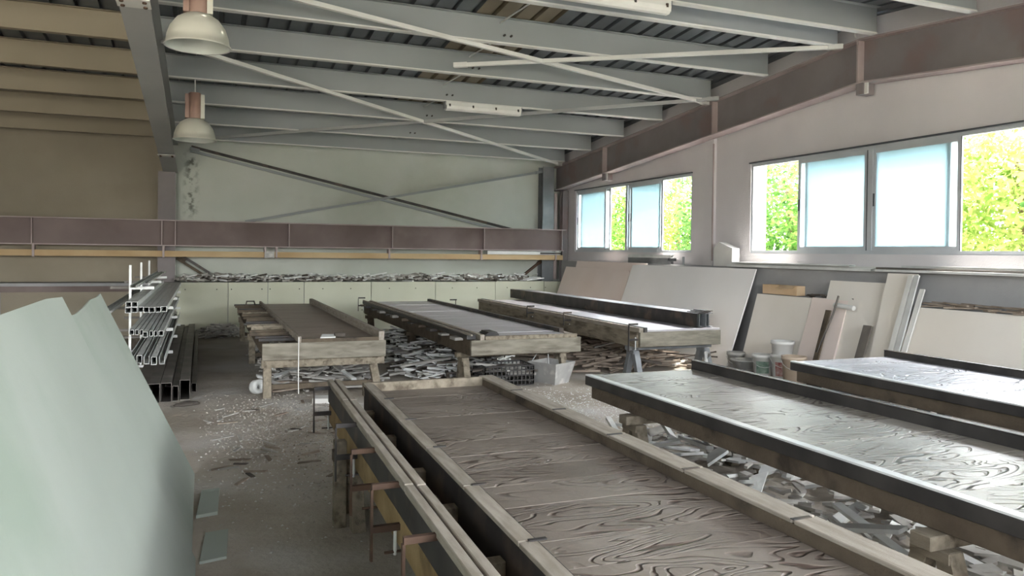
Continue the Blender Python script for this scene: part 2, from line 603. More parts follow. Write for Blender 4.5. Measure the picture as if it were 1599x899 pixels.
def window(n, y0, y1, sashes, label):
    w = thing('window_%d' % n, (XR, (y0 + y1) / 2, ZS), label, 'window', kind='structure')
    x0, x1 = XR + 0.015, XR + 0.075
    t = 0.045
    fr = MB()
    fr.box(x0, x1, y0, y1, ZS, ZS + t).box(x0, x1, y0, y1, ZT - t, ZT).box(x0, x1, y0, y0 + t, ZS + t, ZT - t).box(x0, x1, y1 - t, y1, ZS + t, ZT - t)
    fr.build('window_frame', 'alu_frame', w)
    B(XR - 0.03, XR + 0.02, y0 - 0.01, y1 + 0.01, ZT, ZT + 0.018).build('head_trim', 'window_trim_dark', w)
    ym = (y0 + y1) / 2
    B(x0 - 0.005, x1 + 0.005, ym - 0.035, ym + 0.035, ZS + t, ZT - t).build('mullion', 'alu_frame', w)
    for (a, b, xo) in sashes:
        s = MB()
        sx0, sx1 = x0 + 0.004 + xo, x0 + 0.030 + xo
        k = 0.05
        s.box(sx0, sx1, a, b, ZS + t, ZS + t + k).box(sx0, sx1, a, b, ZT - t - k, ZT - t).box(sx0, sx1, a, a + k, ZS + t + k, ZT - t - k).box(sx0, sx1, b - k, b, ZS + t + k, ZT - t - k)
        so = s.build('sash', 'alu_frame', w)
        B(sx0 + 0.010, sx0 + 0.016, a + k, b - k, ZS + t + k, ZT - t - k).build('pane', 'frosted', so)
        B(sx0 - 0.006, sx0, b - 0.036, b - 0.014, (ZS + ZT) / 2 - 0.08, (ZS + ZT) / 2 + 0.08).build('handle', 'window_trim_dark', so)
        B(sx0 - 0.004, sx0, a - 0.004, a + 0.006, ZS + t, ZT - t).build('gasket', 'window_trim_dark', so)
    return w


window(1, *WINS[0], [(14.16, 15.46, 0), (14.0, 15.3, 0.028), (12.02, 13.16, 0), (12.1, 13.28, 0.028)], 'aluminium sliding window in the far half of the gable wall')
window(2, *WINS[1], [(7.36, 8.58, 0), (7.34, 8.46, 0.028), (6.06, 7.28, 0), (6.2, 7.27, 0.028)], 'wide aluminium sliding window with frosted sashes beside the pilaster')
window(3, *WINS[2], [(2.4, 3.55, 0), (-0.8, 0.3, 0)], 'aluminium sliding window near the front corner of the gable wall')

# ------------------------------------------------------------------ roof
roof = thing('ceiling', (0, RIDGE, 0), 'ribbed metal roof deck over the purlins', 'roof', kind='structure')
PD = 0.30                                                  # purlin depth


def deck_mesh(length):
    """one 1.02 m sheet with four narrow raised ribs, lying in its own slope"""
    m = MB()
    top, bot = [], []
    x = 0
    for k in range(4):
        bot += [(x, 0), (x + 0.185, 0), (x + 0.195, 0.055), (x + 0.245, 0.055)]
        x += 0.255
    bot.append((x, 0))
    vs, fs = [], []
    for (a, b) in bot:
        vs += [(a, 0, b), (a, length, b)]
    n = len(bot)
    for (a, b) in bot:
        vs += [(a, 0, b + 0.006), (a, length, b + 0.006)]
    for i in range(n - 1):
        fs.append((2 * i, 2 * i + 1, 2 * i + 3, 2 * i + 2))
        j = 2 * n
        fs.append((j + 2 * i, j + 2 * i + 2, j + 2 * i + 3, j + 2 * i + 1))
    m.add(vs, fs)
    return m


half = YB + 0.5 - RIDGE
ang = math.atan(SLOPE)
dmesh = {k: deck_mesh(half / math.cos(ang)).mesh('roof_sheet', k) for k in ('deck_sheet', 'deck_sheet_brown')}
i = 0
x = XL - 0.3
while x < XR + 0.4:
    for sgn in (1, -1):
        brown = (2.2 < x < 3.4) or (i % 7 == 3 and x < -1)
        o = bpy.data.objects.new('roof_sheet', dmesh['deck_sheet_brown' if brown else 'deck_sheet'])
        col.objects.link(o)
        o.parent = roof
        o.matrix_local = Matrix.Translation((x if sgn == 1 else x + 1.02, 0, ZR + PD + 0.006)) @ Matrix.Rotation(0 if sgn == 1 else math.pi, 4, 'Z') @ Matrix.Rotation(-ang, 4, 'X')
    x += 1.02
    i += 1

# purlins
PY = [15.44, 14.19, 12.86, 11.54, 10.16, 8.84, 7.55, 6.94, 5.66, 4.33, 3.0, 1.7, 0.4, -0.9]
MIDX = -0.56


def purlin(y, x0, x1, m, label, group):
    z = ztop(y)
    s = 1 if y > RIDGE else -1
    p = thing('roof_purlin', ((x0 + x1) / 2, y, z), label, 'purlin', group)
    B(x0, x1, y - 0.006, y + 0.006, z + 0.008, z + PD - 0.004).build('web', m, p)
    B(x0, x1, y - 0.022, y + 0.075, z - 0.008, z + 0.008).build('bottom_flange', 'white_steel' if m == 'purlin_grey' else m, p)  # white on grey purlins paints in the bright line of light along the lip
    B(x0, x1, y - 0.07, y + 0.006, z + PD - 0.006, z + PD).build('top_flange', m, p)
    return p


NTH = ['first', 'second', 'third', 'fourth', 'fifth', 'sixth', 'seventh', 'eighth', 'ninth', 'tenth', 'eleventh', 'twelfth', 'thirteenth', 'fourteenth']
for k, y in enumerate(PY):
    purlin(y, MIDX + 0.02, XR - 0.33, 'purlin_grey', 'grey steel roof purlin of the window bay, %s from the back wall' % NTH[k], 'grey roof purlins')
    purlin(y, XL, MIDX - 0.02, 'purlin_tan', 'tan steel roof purlin of the lamp-side bay, %s from the back wall' % NTH[k], 'tan roof purlins')

# sag rods between neighbouring purlins of the window bay
for k in range(7):
    y0, y1 = PY[k], PY[k + 1]
    a = Vector((3.62 - 0.05 * k, y0 - 0.008, ztop(y0) + 0.24))
    b = Vector((3.62 - 0.05 * k, y1 + 0.008, ztop(y1) + 0.09))
    r_ = thing('sag_rod', tuple((a + b) / 2), 'thin sag rod between the %s and %s grey purlin from the back wall' % (NTH[k], NTH[k + 1]), 'tie rod', 'sag rods between purlins')
    MB().tube([a, b], 0.009, 6).build('rod', 'galvanised', r_)
    MB().tube([b + Vector((0, -0.05, 0)), b], 0.014, 6).build('nut', 'dark_steel', r_)
    MB().tube([b + Vector((0.09, -0.05, 0)), b + Vector((.09, 0, 0))], 0.014, 6).build('nut', 'dark_steel', r_)


# rafters
def rafter(xc, w, depth, m, mfl, label, stiff, colm, ylim):
    r = thing('steel_rafter', (xc, RIDGE, 0), label, 'rafter', 'sloping steel rafters')
    t = 0.018
    for s in (1, -1):
        ye = ylim[0] if s == 1 else ylim[1]
        z0, z1 = ztop(RIDGE), ztop(ye)
        for (xa, xb, da, db, nm, mm) in ((xc - 0.008, xc + 0.008, -depth + t, -t, 'web', m), (xc - w / 2, xc + w / 2, -t, 0, 'top_flange', mfl), (xc - w / 2, xc + w / 2, -depth, -depth + t, 'bottom_flange', mfl)):
            MB().prism([(xa, RIDGE, z0 + da), (xa, ye, z1 + da), (xa, ye, z1 + db), (xa, RIDGE, z0 + db)], (xb - xa, 0, 0)).build(nm, mm, r)
    for y in stiff:
        z = ztop(y)
        MB().box(xc - w / 2, xc + w / 2, y - 0.012, y + 0.012, z - depth + t + 0.001, z - t - 0.001).build('stiffener', mfl, r)
    return r


ra = rafter(7.62, 0.22, 0.55, 'rafter_primer', 'flange_pink', 'primer grey steel rafter along the gable wall above the windows', (7.28, 10.2, 13.8, 4.2), None, (YB - 0.02, YF + 0.02))
for y in (7.28, 13.8):
    z = ztop(y) - 0.55
    bk = MB().box(7.52, 7.70, y - 0.09, y + 0.02, z - 0.14, z)
    bk.build('hanger_bracket', 'rafter_primer', ra)
    MB().box(7.54, 7.56, y - 0.14, y - 0.09, z - 0.14, z).build('hanger_plate', 'white_steel', ra)
rm = rafter(MIDX, 0.25, 0.55, 'rafter_grey', 'rafter_grey', 'pale grey steel rafter beside the hanging lamps', (7.3,), None, (YB - 0.16, YF + 0.02))
# splice plates with bolts under the middle rafter
for y in (7.42, 14.25):
    z = ztop(y) - 0.55
    sp = MB().box(MIDX - 0.135, MIDX + 0.135, y - 0.13, y + 0.13, z - 0.022, z - 0.012).build('splice_plate', 'white_steel', rm)
    for dx in (-0.09, 0.09):
        for dy in (-0.07, 0.07):
            MB().lathe([(0.018, -0.036), (0.018, -0.022)], (MIDX + dx, y + dy, z), 6, False, True).build('bolt', 'rust', sp)


def i_column(x, y, w, d, z1, m, mf, label):
    c = thing('steel_column', (x, y, 0), label, 'column', 'steel columns')
    B(x - 0.008, x + 0.008, y - d / 2 + 0.016, y + d / 2 - 0.016, 0, z1).build('web', m, c)
    B(x - w / 2, x + w / 2, y - d / 2, y - d / 2 + 0.016, 0, z1).build('flange', mf, c)
    B(x - w / 2, x + w / 2, y + d / 2 - 0.016, y + d / 2, 0, z1).build('flange', mf, c)
    return c


mc = i_column(-0.62, YB - 0.14, 0.30, 0.26, ztop(YB) - 0.52, 'rafter_primer', 'rafter_primer', 'brownish steel column on the back wall between the two bays')
MB().box(-0.465, -0.462, YB - 0.28, YB - 0.20, 1.0, ztop(YB) - 0.55).build('edge_strip', 'white_steel', mc)
cc = i_column(7.30, YB - 0.14, 0.28, 0.26, ztop(YB) - 0.02, 'grey_steel', 'grey_steel', 'grey steel column in the corner beside the corner window')
i_column(XR - 0.10, YB - 0.30, 0.14, 0.16, ztop(YB) - 0.55, 'rafter_primer', 'rafter_primer', 'dark steel post behind the corner column')
tag(MB().tube([(7.50, YB - 0.22, 1.0), (7.50, YB - 0.22, 2.2), (7.50, YB - 0.22, 2.6), (7.50, YB - 0.22, 2.95)], 0.05, 8).build('drain_pipe', 'flange_pink'), 'pinkish pipe beside the corner column', 'pipe')


# bracing bars
def brace(name, p, q, w, h, m, label, group, double=False):
    o = thing(name, tuple((Vector(p) + Vector(q)) / 2), label, 'brace', group)
    p, q = Vector(p), Vector(q)
    if double:
        d = (q - p).normalized()
        a = d.cross(Vector((0, 1, 0))).normalized() * (w * 0.9)
        MB().beam(p + a, q + a, h, w * 0.8, (0, 1, 0)).build('bar', 'dark_steel', o)
        MB().beam(p - a, q - a, h, w * 0.8, (0, 1, 0)).build('bar', m, o)
    else:
        MB().beam(p, q, w, h).build('bar', m, o)
    for e, f in ((p, q), (q, p)):
        d = (f - e).normalized()
        MB().beam(e - d * 0.02, e + d * 0.16, w * 1.5, h * 1.2).build('end_plate', m, o)
    return o


def zr(y, dz=0.05):
    return ztop(y) - dz


brace('roof_brace', (MIDX + 0.14, 10.0, zr(10.0, .02)), (7.48, 15.72, zr(15.72, .02)), 0.06, 0.05, 'white_steel', 'white roof brace running down to the corner column', 'roof cross braces')
brace('roof_brace', (MIDX + 0.14, 15.62, zr(15.62, .02)), (7.48, 10.02, zr(10.02, .02)), 0.05, 0.05, 'rafter_grey', 'grey roof brace crossing the white one over the back tables', 'roof cross braces')
brace('roof_brace', (MIDX + 0.14, 7.85, zr(7.85, .02)), (7.48, 10.30, zr(10.3, .02)), 0.05, 0.05, 'white_steel', 'white roof brace ending at the pilaster between the windows', 'roof cross braces')
brace('roof_brace', (3.1, 9.78, zr(9.78, .02)), (7.48, 7.52, zr(7.52, .02)), 0.05, 0.05, 'white_steel', 'pale roof brace ending at the ridge of the gable rafter', 'roof cross braces')
YW = YB - 0.07
brace('wall_brace', tuple(px(298, 232, 1, YW)), tuple(px(800, 361, 1, YW)), 0.045, 0.05, 'purlin_grey', 'dark double brace falling from the middle column to the girder', 'braces on the back wall', True)
brace('wall_brace', tuple(px(385, 346, 1, YW - .08)), tuple(px(846, 268, 1, YW - .08)), 0.07, 0.05, 'purlin_grey', 'grey brace rising along the back wall to the corner column', 'braces on the back wall')
brace('wall_brace', tuple(px(278, 400, 1, YW)), tuple(px(352, 446, 1, YW)), 0.05, 0.05, 'timber_dark', 'short brown brace under the girder beside the middle column', 'braces on the back wall', True)
brace('wall_brace', tuple(px(848, 405, 1, YW)), tuple(px(808, 437, 1, YW)), 0.07, 0.05, 'rust', 'short rusty brace under the girder near the corner column', 'braces on the back wall')

# crane girder on the back wall
GY = YB - 0.42
g = thing('crane_girder', (2.4, GY, 1.62), 'long brown primed steel girder with stiffeners along the back wall', 'girder')
gx0, gx1 = XL + 0.05, 7.60
B(gx0, gx1, GY + 0.03, GY + 0.05, 1.655, 2.105).build('web', 'girder_primer', g)
B(gx0, gx1 + 0.06, GY - 0.07, GY + 0.13, 2.105, 2.125).build('top_flange', 'flange_pink', g)
B(gx0, gx1, GY - 0.07, GY + 0.13, 1.635, 1.655).build('bottom_flange', 'flange_pink', g)
for x in (-6.9, -4.84, -2.78, -0.69, -0.46, 1.6, 3.67, 5.69, 7.56):
    B(x - 0.008, x + 0.008, GY - 0.06, GY + 0.03, 1.656, 2.104).build('stiffener', 'flange_pink', g)
for x in (-6, -2.7, 1.6, 3.7, 5.7):
    B(x - 0.06, x + 0.06, GY + 0.05, YB - 0.002, 1.66, 1.80).build('bracket', 'girder_primer', g)
rl = thing('conductor_rail', (2.4, GY, 1.42), 'ochre conductor rail under the brown girder', 'rail')
B(gx0, gx1 - 0.02, GY - 0.06, GY + 0.06, 1.435, 1.545).build('rail_bar', 'rail_ochre', rl)
for x in (-2.75, -0.66, 1.15, 1.36, 3.60, 5.62, 7.4):
    B(x - 0.018, x + 0.018, GY - 0.085, GY + 0.085, 1.42, 1.634).build('clip', 'flange_pink', rl)
B(1.14, 1.32, GY - 0.09, GY - 0.061, 1.43, 1.55).build('junction_box', 'plastic_grey', rl)
B(5.75, 7.5, GY - 0.10, GY - 0.065, 1.55, 1.62).build('cable_trolley', 'white_steel', rl)
B(7.0, 7.5, GY - 0.12, GY - 0.101, 1.565, 1.605).build('trolley_plate', 'dark_steel', rl)

# ledge along the back wall with panels
LY = 15.52
ld = thing('wall_back_ledge', (0, LY, 0), 'low ledge along the back wall faced with sage panels', 'wall', kind='structure')
B(XL, XR - 0.02, LY + 0.03, YB, 0, 0.955).build('ledge_core', 'plinth_grey', ld)
edges = [-0.43, 0.47, 1.19, 1.87, 3.19, 4.54, 5.88, 7.03, 7.70]
for a, b in zip(edges[:-1], edges[1:]):
    p_ = B(a + 0.006, b - 0.006, LY + R.uniform(0, 0.012), LY + 0.03, 0.0, 0.965 + R.uniform(-0.006, 0.004)).build('panel', 'panel_sage', ld)
    for xx in ((a + b) / 2 - 0.3, (a + b) / 2 + 0.25):
        MB().lathe([(0.012, 0), (0.009, 0.008)], (0, 0, 0), 6, False, True).xform(Matrix.Translation((xx, LY - 0.001, 0.83)) @ Matrix.Rotation(math.pi / 2, 4, 'X')).build('screw', 'dark_steel', p_)
for a, b in ((-8.8, -6.0), (-6.0, -3.2), (-3.2, -0.43)):
    B(a + 0.006, b - 0.006, LY + 0.005, LY + 0.03, 0.0, 0.80).build('panel', 'plaster_tan', ld)
B(XL, -0.43, LY - 0.02, LY + 0.03, 0.80, 0.90).build('coping', 'girder_primer', ld)

# ------------------------------------------------------------------ outdoors
def shrub(name, x, y, r, h, m, n, label):
    t = thing(name, (x, y, -0.21), label, 'tree' if h > 4.5 else 'shrub', 'greenery outside the windows')
    rr = random.Random(int(x * 100 + y * 10))
    vs, fs = [], []
    lobes = [(Vector((x + rr.uniform(-.5, .5) * r, y + rr.uniform(-.6, .6) * r, rr.uniform(0.25, 0.8) * h)), rr.uniform(.45, .8) * r) for _ in range(9)]
    for i in range(n):
        c, lr = lobes[i % len(lobes)]
        d = Vector((rr.gauss(0, 1), rr.gauss(0, 1), rr.gauss(0, 1))).normalized()
        p = c + Vector((d.x * lr, d.y * lr, d.z * lr * 1.3)) * rr.uniform(.72, 1.06)
        if p.z < -0.15: p.z = rr.uniform(-0.1, 0.4)
        a = Vector((rr.gauss(0, 1), rr.gauss(0, 1), rr.gauss(0, .7))).normalized()
        b = a.cross(Vector((rr.gauss(0, 1), rr.gauss(0, 1), rr.gauss(0, 1)))).normalized()
        s = rr.uniform(.045, .085)
        k = len(vs)
        vs += [p - a * s, p + b * s * .5, p + a * s, p - b * s * .5]
        fs.append((k, k + 1, k + 2, k + 3))
    MB().add(vs, fs).build('foliage', m, t)
    MB().tube([(x, y, -0.21), (x + .1, y, h * .35), (x, y + .1, h * .75)], 0.07, 6).build('trunk', 'bark', t)


LM = ['leaf_green', 'leaf_yellow', 'leaf_deep']
SH = [(12.2, 4.0), (12.6, 6.2), (12.1, 8.3), (12.6, 10.2), (12.2, 12.2), (12.7, 14.2), (12.2, 16.3), (12.5, 18.5), (12.1, 20.6), (12.6, 22.8), (12.2, 25.0), (12.4, 1.6)]
KINDS = ['light green shrub', 'yellow-green shrub', 'deep green shrub']
POS = ['second from the front end of', 'third from the front end of', 'fourth from the front end of', 'fifth from the front end of', 'sixth from the front end of', 'seventh from the front end of',
       'sixth from the rear end of', 'fourth from the rear end of', 'third from the rear end of', 'second from the rear end of', 'at the rear end of', 'at the front end of']
for k, (x, y) in enumerate(SH):
    kk = (k * 2 + k // 3) % 3
    shrub('leafy_shrub', x, y, 1.55, 3.7 + 0.3 * (k % 3), LM[kk], 5200, '%s %s the hedge outside the windows' % (KINDS[kk], POS[k]))
for k, (x, y) in enumerate(((15.5, 7.0), (15.8, 12.5), (15.4, 18.5), (15.9, 25))):
    shrub('hedge_tree', x, y, 2.6, 5.2, LM[(k + 1) % 3], 6500, '%s tree behind the hedge, %s from the front' % (['tall yellow-green', 'tall deep green', 'tall light green', 'broad yellow-green'][k], NTH[k]))

# ------------------------------------------------------------------ trestles and casting tables
def trestle(x0, x1, y, zt, m, label, group='trestles under the casting tables', spread=0.17):
    t = thing('trestle', ((x0 + x1) / 2, y, 0), label, 'trestle', group)
    B(x0, x1, y - 0.05, y + 0.05, zt - 0.06, zt).build('cross_beam', m, t, 0.004)
    for xx in (x0 + 0.10, x1 - 0.10):
        for s in (-1, 1):
            MB().prism([(xx - 0.04, y + s * 0.005, zt - 0.06), (xx - 0.04, y + s * 0.085, zt - 0.06), (xx - 0.04, y + s * (spread + 0.045), 0), (xx - 0.04, y + s * (spread - 0.04), 0)], (0.08, 0, 0)).build('leg', m, t, 0.004)
        B(xx - 0.05, xx - 0.041, y - 0.09, y + 0.09, zt - 0.105, zt - 0.061).build('gusset', m, t)
    return t


def planks(x0, x1, y0, y1, z, th, w, m, parent, name='mould_plank', dz=0.003):
    n = max(1, round((y1 - y0) / w))
    ws = [R.uniform(0.75, 1.25) for _ in range(n)]
    k = (y1 - y0) / sum(ws)
    y = y0
    for wv in ws:
        B(x0, x1, y + 0.0015, y + wv * k - 0.0015, z - th, z + R.uniform(-dz, 0)).build(name, m, parent, 0.0015)
        y += wv * k


def clamp(x, y, z, m='dark_steel', side=-1, label=None, h=0.2, group='screw clamps'):
    """sliding screw clamp gripping a rail: bar, fixed jaw, sliding jaw, screw with tommy bar"""
    c = thing('screw_clamp', (x, y, z - h), label, 'clamp', group)
    xo = x + side * 0.11
    B(xo - 0.005, xo + 0.005, y - 0.011, y + 0.011, z - h, z + 0.035).build('bar', m, c)
    B(min(xo, x) , max(xo, x) + 0.02, y - 0.011, y + 0.011, z + 0.035, z + 0.058).build('fixed_jaw', m, c)
    sj = B(min(xo, x) , max(xo, x) + 0.02, y - 0.013, y + 0.013, z - h * 0.55, z - h * 0.55 + 0.026).build('sliding_jaw', m, c)
    MB().tube([(x + side * 0.01, y, z - h * 0.95), (x + side * 0.01, y, z - 0.12)], 0.008, 6).build('screw', 'galvanised', sj)
    MB().tube([(x + side * 0.01 - 0.045, y, z - h * 0.9), (x + side * 0.01 + 0.045, y, z - h * 0.9)], 0.006, 6).build('tommy_bar', m, sj)
    return c


# ---- nearest table with the double rail and the open slot
def skew(x, y):
    return x - 0.034 * (5.4 - y) * max(0.0, min(1.0, (1.925 - x) / 0.8))


SK = [False]
_build = MB.build


def build_skewed(self, name, m, parent=None, bevel=0):
    if SK[0]:
        self.v = [Vector((skew(v.x, v.y), v.y, v.z)) for v in self.v]
    return _build(self, name, m, parent, bevel)


MB.build = build_skewed
SK[0] = True
T = thing('casting_table', (1.42, 3.0, 0.30), 'long casting table with brown wood-grain mould and an open slot beside double rails', 'table', 'casting tables')
Y0, Y1 = 0.45, 5.40
zt = 0.66
for (xa, xb) in ((0.845, 0.882), (0.893, 0.930)):
    y = 5.68 if xa < .86 else 5.66
    k = 0
    while y > Y0:
        L_ = 0.93 if k else 0.80
        B(xa, xb, max(Y0, y - L_) + 0.004, y - 0.004, zt - 0.035 - 0.002 * (k % 2), zt - 0.002 * (k % 2)).build('rail_board', 'rail_wood', T, 0.003)
        y -= L_
        k += 1
B(0.850, 0.926, Y0, 5.66, 0.50, 0.624).build('steel_channel', 'dark_steel', T)
B(0.852, 0.915, Y0, 5.62, 0.36, 0.499).build('side_beam', 'timber_ochre', T, 0.005)
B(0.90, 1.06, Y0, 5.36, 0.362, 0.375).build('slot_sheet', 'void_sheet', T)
for y in (4.95, 4.25, 3.55, 3.0, 2.42, 1.6, 0.8):
    B(0.927, 1.059, y - 0.03, y + 0.03, 0.50, 0.56).build('spacer', 'timber', T, 0.003)
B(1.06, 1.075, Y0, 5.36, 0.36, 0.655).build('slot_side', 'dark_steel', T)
y = 5.36
k = 0
while y > Y0:                                         # inner rail of short boards with clips
    L_ = 0.62
    ir = B(1.052, 1.115, max(Y0, y - L_) + 0.004, y - 0.004, zt - 0.004, zt + 0.014).build('inner_rail', 'rail_wood', T, 0.002)
    B(1.116, 1.124, max(Y0, y - L_) + 0.003, y - 0.003, 0.602, zt + 0.006).build('inner_lip', 'dark_steel', T)
    B(1.085, 1.145, max(Y0, y - L_) - 0.014, max(Y0, y - L_) + 0.003, zt + 0.0145, zt + 0.019).build('rail_clip', 'dark_steel', ir)
    y -= L_
planks(1.125, 1.925, Y0, 5.335, 0.615, 0.03, 0.30, 'mould_brown', T)
B(1.08, 2.02, Y0, 5.36, 0.555, 0.584).build('deck', 'timber_dark', T)
B(1.05, 1.93, 5.336, 5.375, 0.585, zt + 0.016).build('end_rail', 'timber', T, 0.003)
B(1.93, 1.945, Y0, 5.40, 0.585, zt).build('side_lip', 'timber_dark', T)
y = 5.42
while y > Y0:
    L_ = 0.66
    ir = B(1.927, 2.035, max(Y0, y - L_) + 0.006, y - 0.006, zt, zt + 0.016).build('side_rail', 'rail_wood', T, 0.003)
    B(1.922, 2.005, max(Y0, y - L_) - 0.012, max(Y0, y - L_) + 0.005, zt + 0.0165, zt + 0.020).build('rail_clip', 'dark_steel', ir)
    y -= L_
B(1.945, 2.02, Y0, 5.40, 0.36, 0.554).build('side_beam', 'timber', T, 0.005)
for y in (5.2, 3.3, 1.2):
    B(0.95, 1.94, y - 0.04, y + 0.04, 0.36, 0.50).build('bearer', 'timber_dark', T)
SK[0] = False
for k, (y, side) in enumerate(((4.55, 0), (2.2, 0))):
    trestle(0.74, 2.10, y, 0.36, 'timber', 'timber trestle carrying the table with the open slot, %s' % ('at its end towards the profile rack', 'at the end towards the front wall')[k])
# posts strapped to the outer beam
pt = thing('support_post', (0.76, 4.50, 0), 'upright timber post standing against the slotted table beside the rubble floor', 'post')
B(0.715, 0.785, 4.45, 4.52, 0, 0.50).build('post', 'timber', pt, 0.004)
B(0.700, 0.714, 4.40, 4.46, 0.40, 0.46).build('wedge', 'timber_dark', pt)
for k, y in enumerate((5.50, 4.30, 3.72, 3.14, 2.52)):
    clamp(skew(0.843, y), y, 0.58, 'rust' if k > 1 else 'dark_steel', -1, ['dark screw clamp on the double rail next to the white foam offcut', 'dark screw clamp on the double rail beside the upright post', 'rusty screw clamp, first past the upright post on the double rail', 'rusty screw clamp, second past the upright post on the double rail', 'rusty screw clamp, third past the upright post on the double rail'][k], 0.26)


# ---- two tables with black rubber edge
def edge_table(x0, x1, y0, y1, mould, label, zr_=0.725):
    T = thing('casting_table', ((x0 + x1) / 2, (y0 + y1) / 2, 0.30), label, 'table', 'casting tables')
    B(x0, x0 + 0.05, y0, y1, 0.582, 0.652).build('rubber_edge', 'black_rubber', T, 0.004)
    B(x0 + 0.002, x0 + 0.055, y0, y1, 0.6525, 0.662).build('edge_strip', 'galvanised', T)
    planks(x0 + 0.056, x1 - 0.05, y0, y1 - 0.01, 0.658, 0.03, 0.38, mould, T)
    B(x0 + 0.051, x1 - 0.01, y0, y1 - 0.02, 0.582, 0.627).build('deck', 'timber_dark', T)
    B(x1 - 0.05, x1, y0, y1 + 0.02, 0.60, zr_).build('back_rail', 'black_rubber', T, 0.004)
    B(x1 - 0.052, x1 + 0.002, y0, y1 + 0.02, zr_ + 0.0005, zr_ + 0.005).build('rail_cap', 'dark_steel', T)
    B(x0 + 0.07, x1 - 0.07, y1 - 0.045, y1 - 0.01, 0.486, 0.579).build('end_beam', 'timber_dark', T)
    for xx in (x0 + 0.03, x1 - 0.11):
        B(xx, xx + 0.08, y0, y1 - 0.05, 0.485, 0.581).build('side_beam', 'timber_dark', T, 0.005)
    B(x0 + 0.11, x1 - 0.11, y0 + 0.4, y0 + 0.48, 0.486, 0.579).build('bearer', 'timber_dark', T)
    B(x0 + 0.11, x1 - 0.11, (y0 + y1) / 2, (y0 + y1) / 2 + 0.08, 0.486, 0.579).build('bearer', 'timber_dark', T)
    return T


edge_table(2.76, 3.80, 0.6, 5.30, 'mould_grey', 'casting table with black rubber edge and grey wood-grain mould, between two other tables')
trestle(2.70, 3.86, 4.62, 0.484, 'timber', 'stout timber trestle carrying the rubber-edged table, above the plaster scrap')
trestle(2.70, 3.86, 2.25, 0.484, 'timber', 'stout timber trestle carrying the rubber-edged table, at the end towards the front wall')
edge_table(4.87, 6.06, 0.6, 5.42, 'mould_pale', 'pale casting table with dark edge beside the leaning cream board', 0.712)
trestle(4.80, 6.12, 4.9, 0.484, 'grey_steel', 'grey trestle carrying the pale table, near the buckets')
trestle(4.80, 6.12, 2.4, 0.484, 'grey_steel', 'grey trestle carrying the pale table, at the end towards the front wall')

# ---- back row, table with slats on one side
T = thing('casting_table', (1.25, 11.5, 0.35), 'back-row casting table with brown deck and open slats beside the profile rack', 'table', 'casting tables')
Y0, Y1 = 8.50, 14.50
B(0.60, 1.92, Y0, Y0 + 0.05, 0.42, 0.60).build('end_beam', 'timber_x', T, 0.004)
B(0.60, 1.92, Y1 - 0.05, Y1, 0.42, 0.60).build('end_beam', 'timber_x', T, 0.004)
for xx in (0.62, 0.98, 1.80):
    B(xx, xx + 0.07, Y0 + 0.051, Y1 - 0.051, 0.44, 0.585).build('side_beam', 'timber_dark', T)
y = Y0 + 0.35
while y < Y1 - 0.1:
    B(0.56 + R.uniform(-.04, .03), 0.965, y, y + 0.045, 0.586, 0.60 + R.uniform(0.01, 0.04)).build('slat', R.choice(['timber_dark', 'dark_steel', 'timber_dark', 'timber']), T)
    y += R.uniform(0.26, 0.42)
planks(1.0, 1.84, Y0 + 0.06, Y1 - 0.06, 0.615, 0.028, 0.75, 'deck_brown', T, 'deck_panel', 0.002)
B(0.966, 0.999, Y0, Y1, 0.601, 0.665).build('deck_rail', 'rail_wood', T)
B(1.841, 1.90, Y0, Y1, 0.601, 0.70).build('side_rail', 'rail_wood', T)
B(1.0, 1.84, Y0 + 0.0, Y0 + 0.03, 0.601, 0.64).build('front_lip', 'timber_dark', T)
for (y, a) in ((8.62, 'nearest the slotted table'), (11.3, 'at mid length'), (14.1, 'beside the panelled ledge')):
    t = thing('trestle', (1.25, y, 0), 'timber post trestle under the slatted table, %s' % a, 'trestle', 'trestles under the casting tables')
    B(0.60, 1.92, y - 0.045, y + 0.045, 0.33, 0.419).build('cross_beam', 'timber', t)
    for xx, d in ((0.66, 0.0), (1.80, 0.06)):
        MB().beam((xx, y, 0.33), (xx + d, y, 0.0), 0.085, 0.075, (0, 1, 0)).build('leg', 'timber', t, 0.004)
    MB().beam((0.68, y, 0.12), (1.82, y, 0.12), 0.03, 0.05).build('stretcher', 'timber_dark', t)
tag(MB().tube([(0.97, 8.47, 0.66), (0.965, 8.44, 0.60), (0.965, 8.44, 0.2), (0.97, 8.45, 0.06)], 0.006, 6).build('hanging_cord', 'plastic_white'), 'white cord hanging from the slatted table end', 'cord')
p_ = thing('paper_scrap', (1.28, 8.52, 0.64), 'crumpled pale scrap lying on the end of the slatted table', 'scrap')
MB().prism([(1.20, 8.50, 0.641), (1.36, 8.50, 0.641), (1.39, 8.62, 0.655), (1.24, 8.64, 0.66)], (0, 0, 0.012)).build('sheet', 'scrap_white', p_)
MB().tube([(1.36, 8.55, 0.668), (1.47, 8.56, 0.662)], 0.028, 8).build('roll', 'scrap_dark', p_)
tag(MB().tube([(0.72, 14.2, 0.60), (0.74, 14.25, 0.68), (0.86, 14.25, 0.68), (0.88, 14.2, 0.60)], 0.014, 6).build('steel_loop', 'dark_steel'), 'bent dark steel loop on the far end of the slatted table', 'loop')

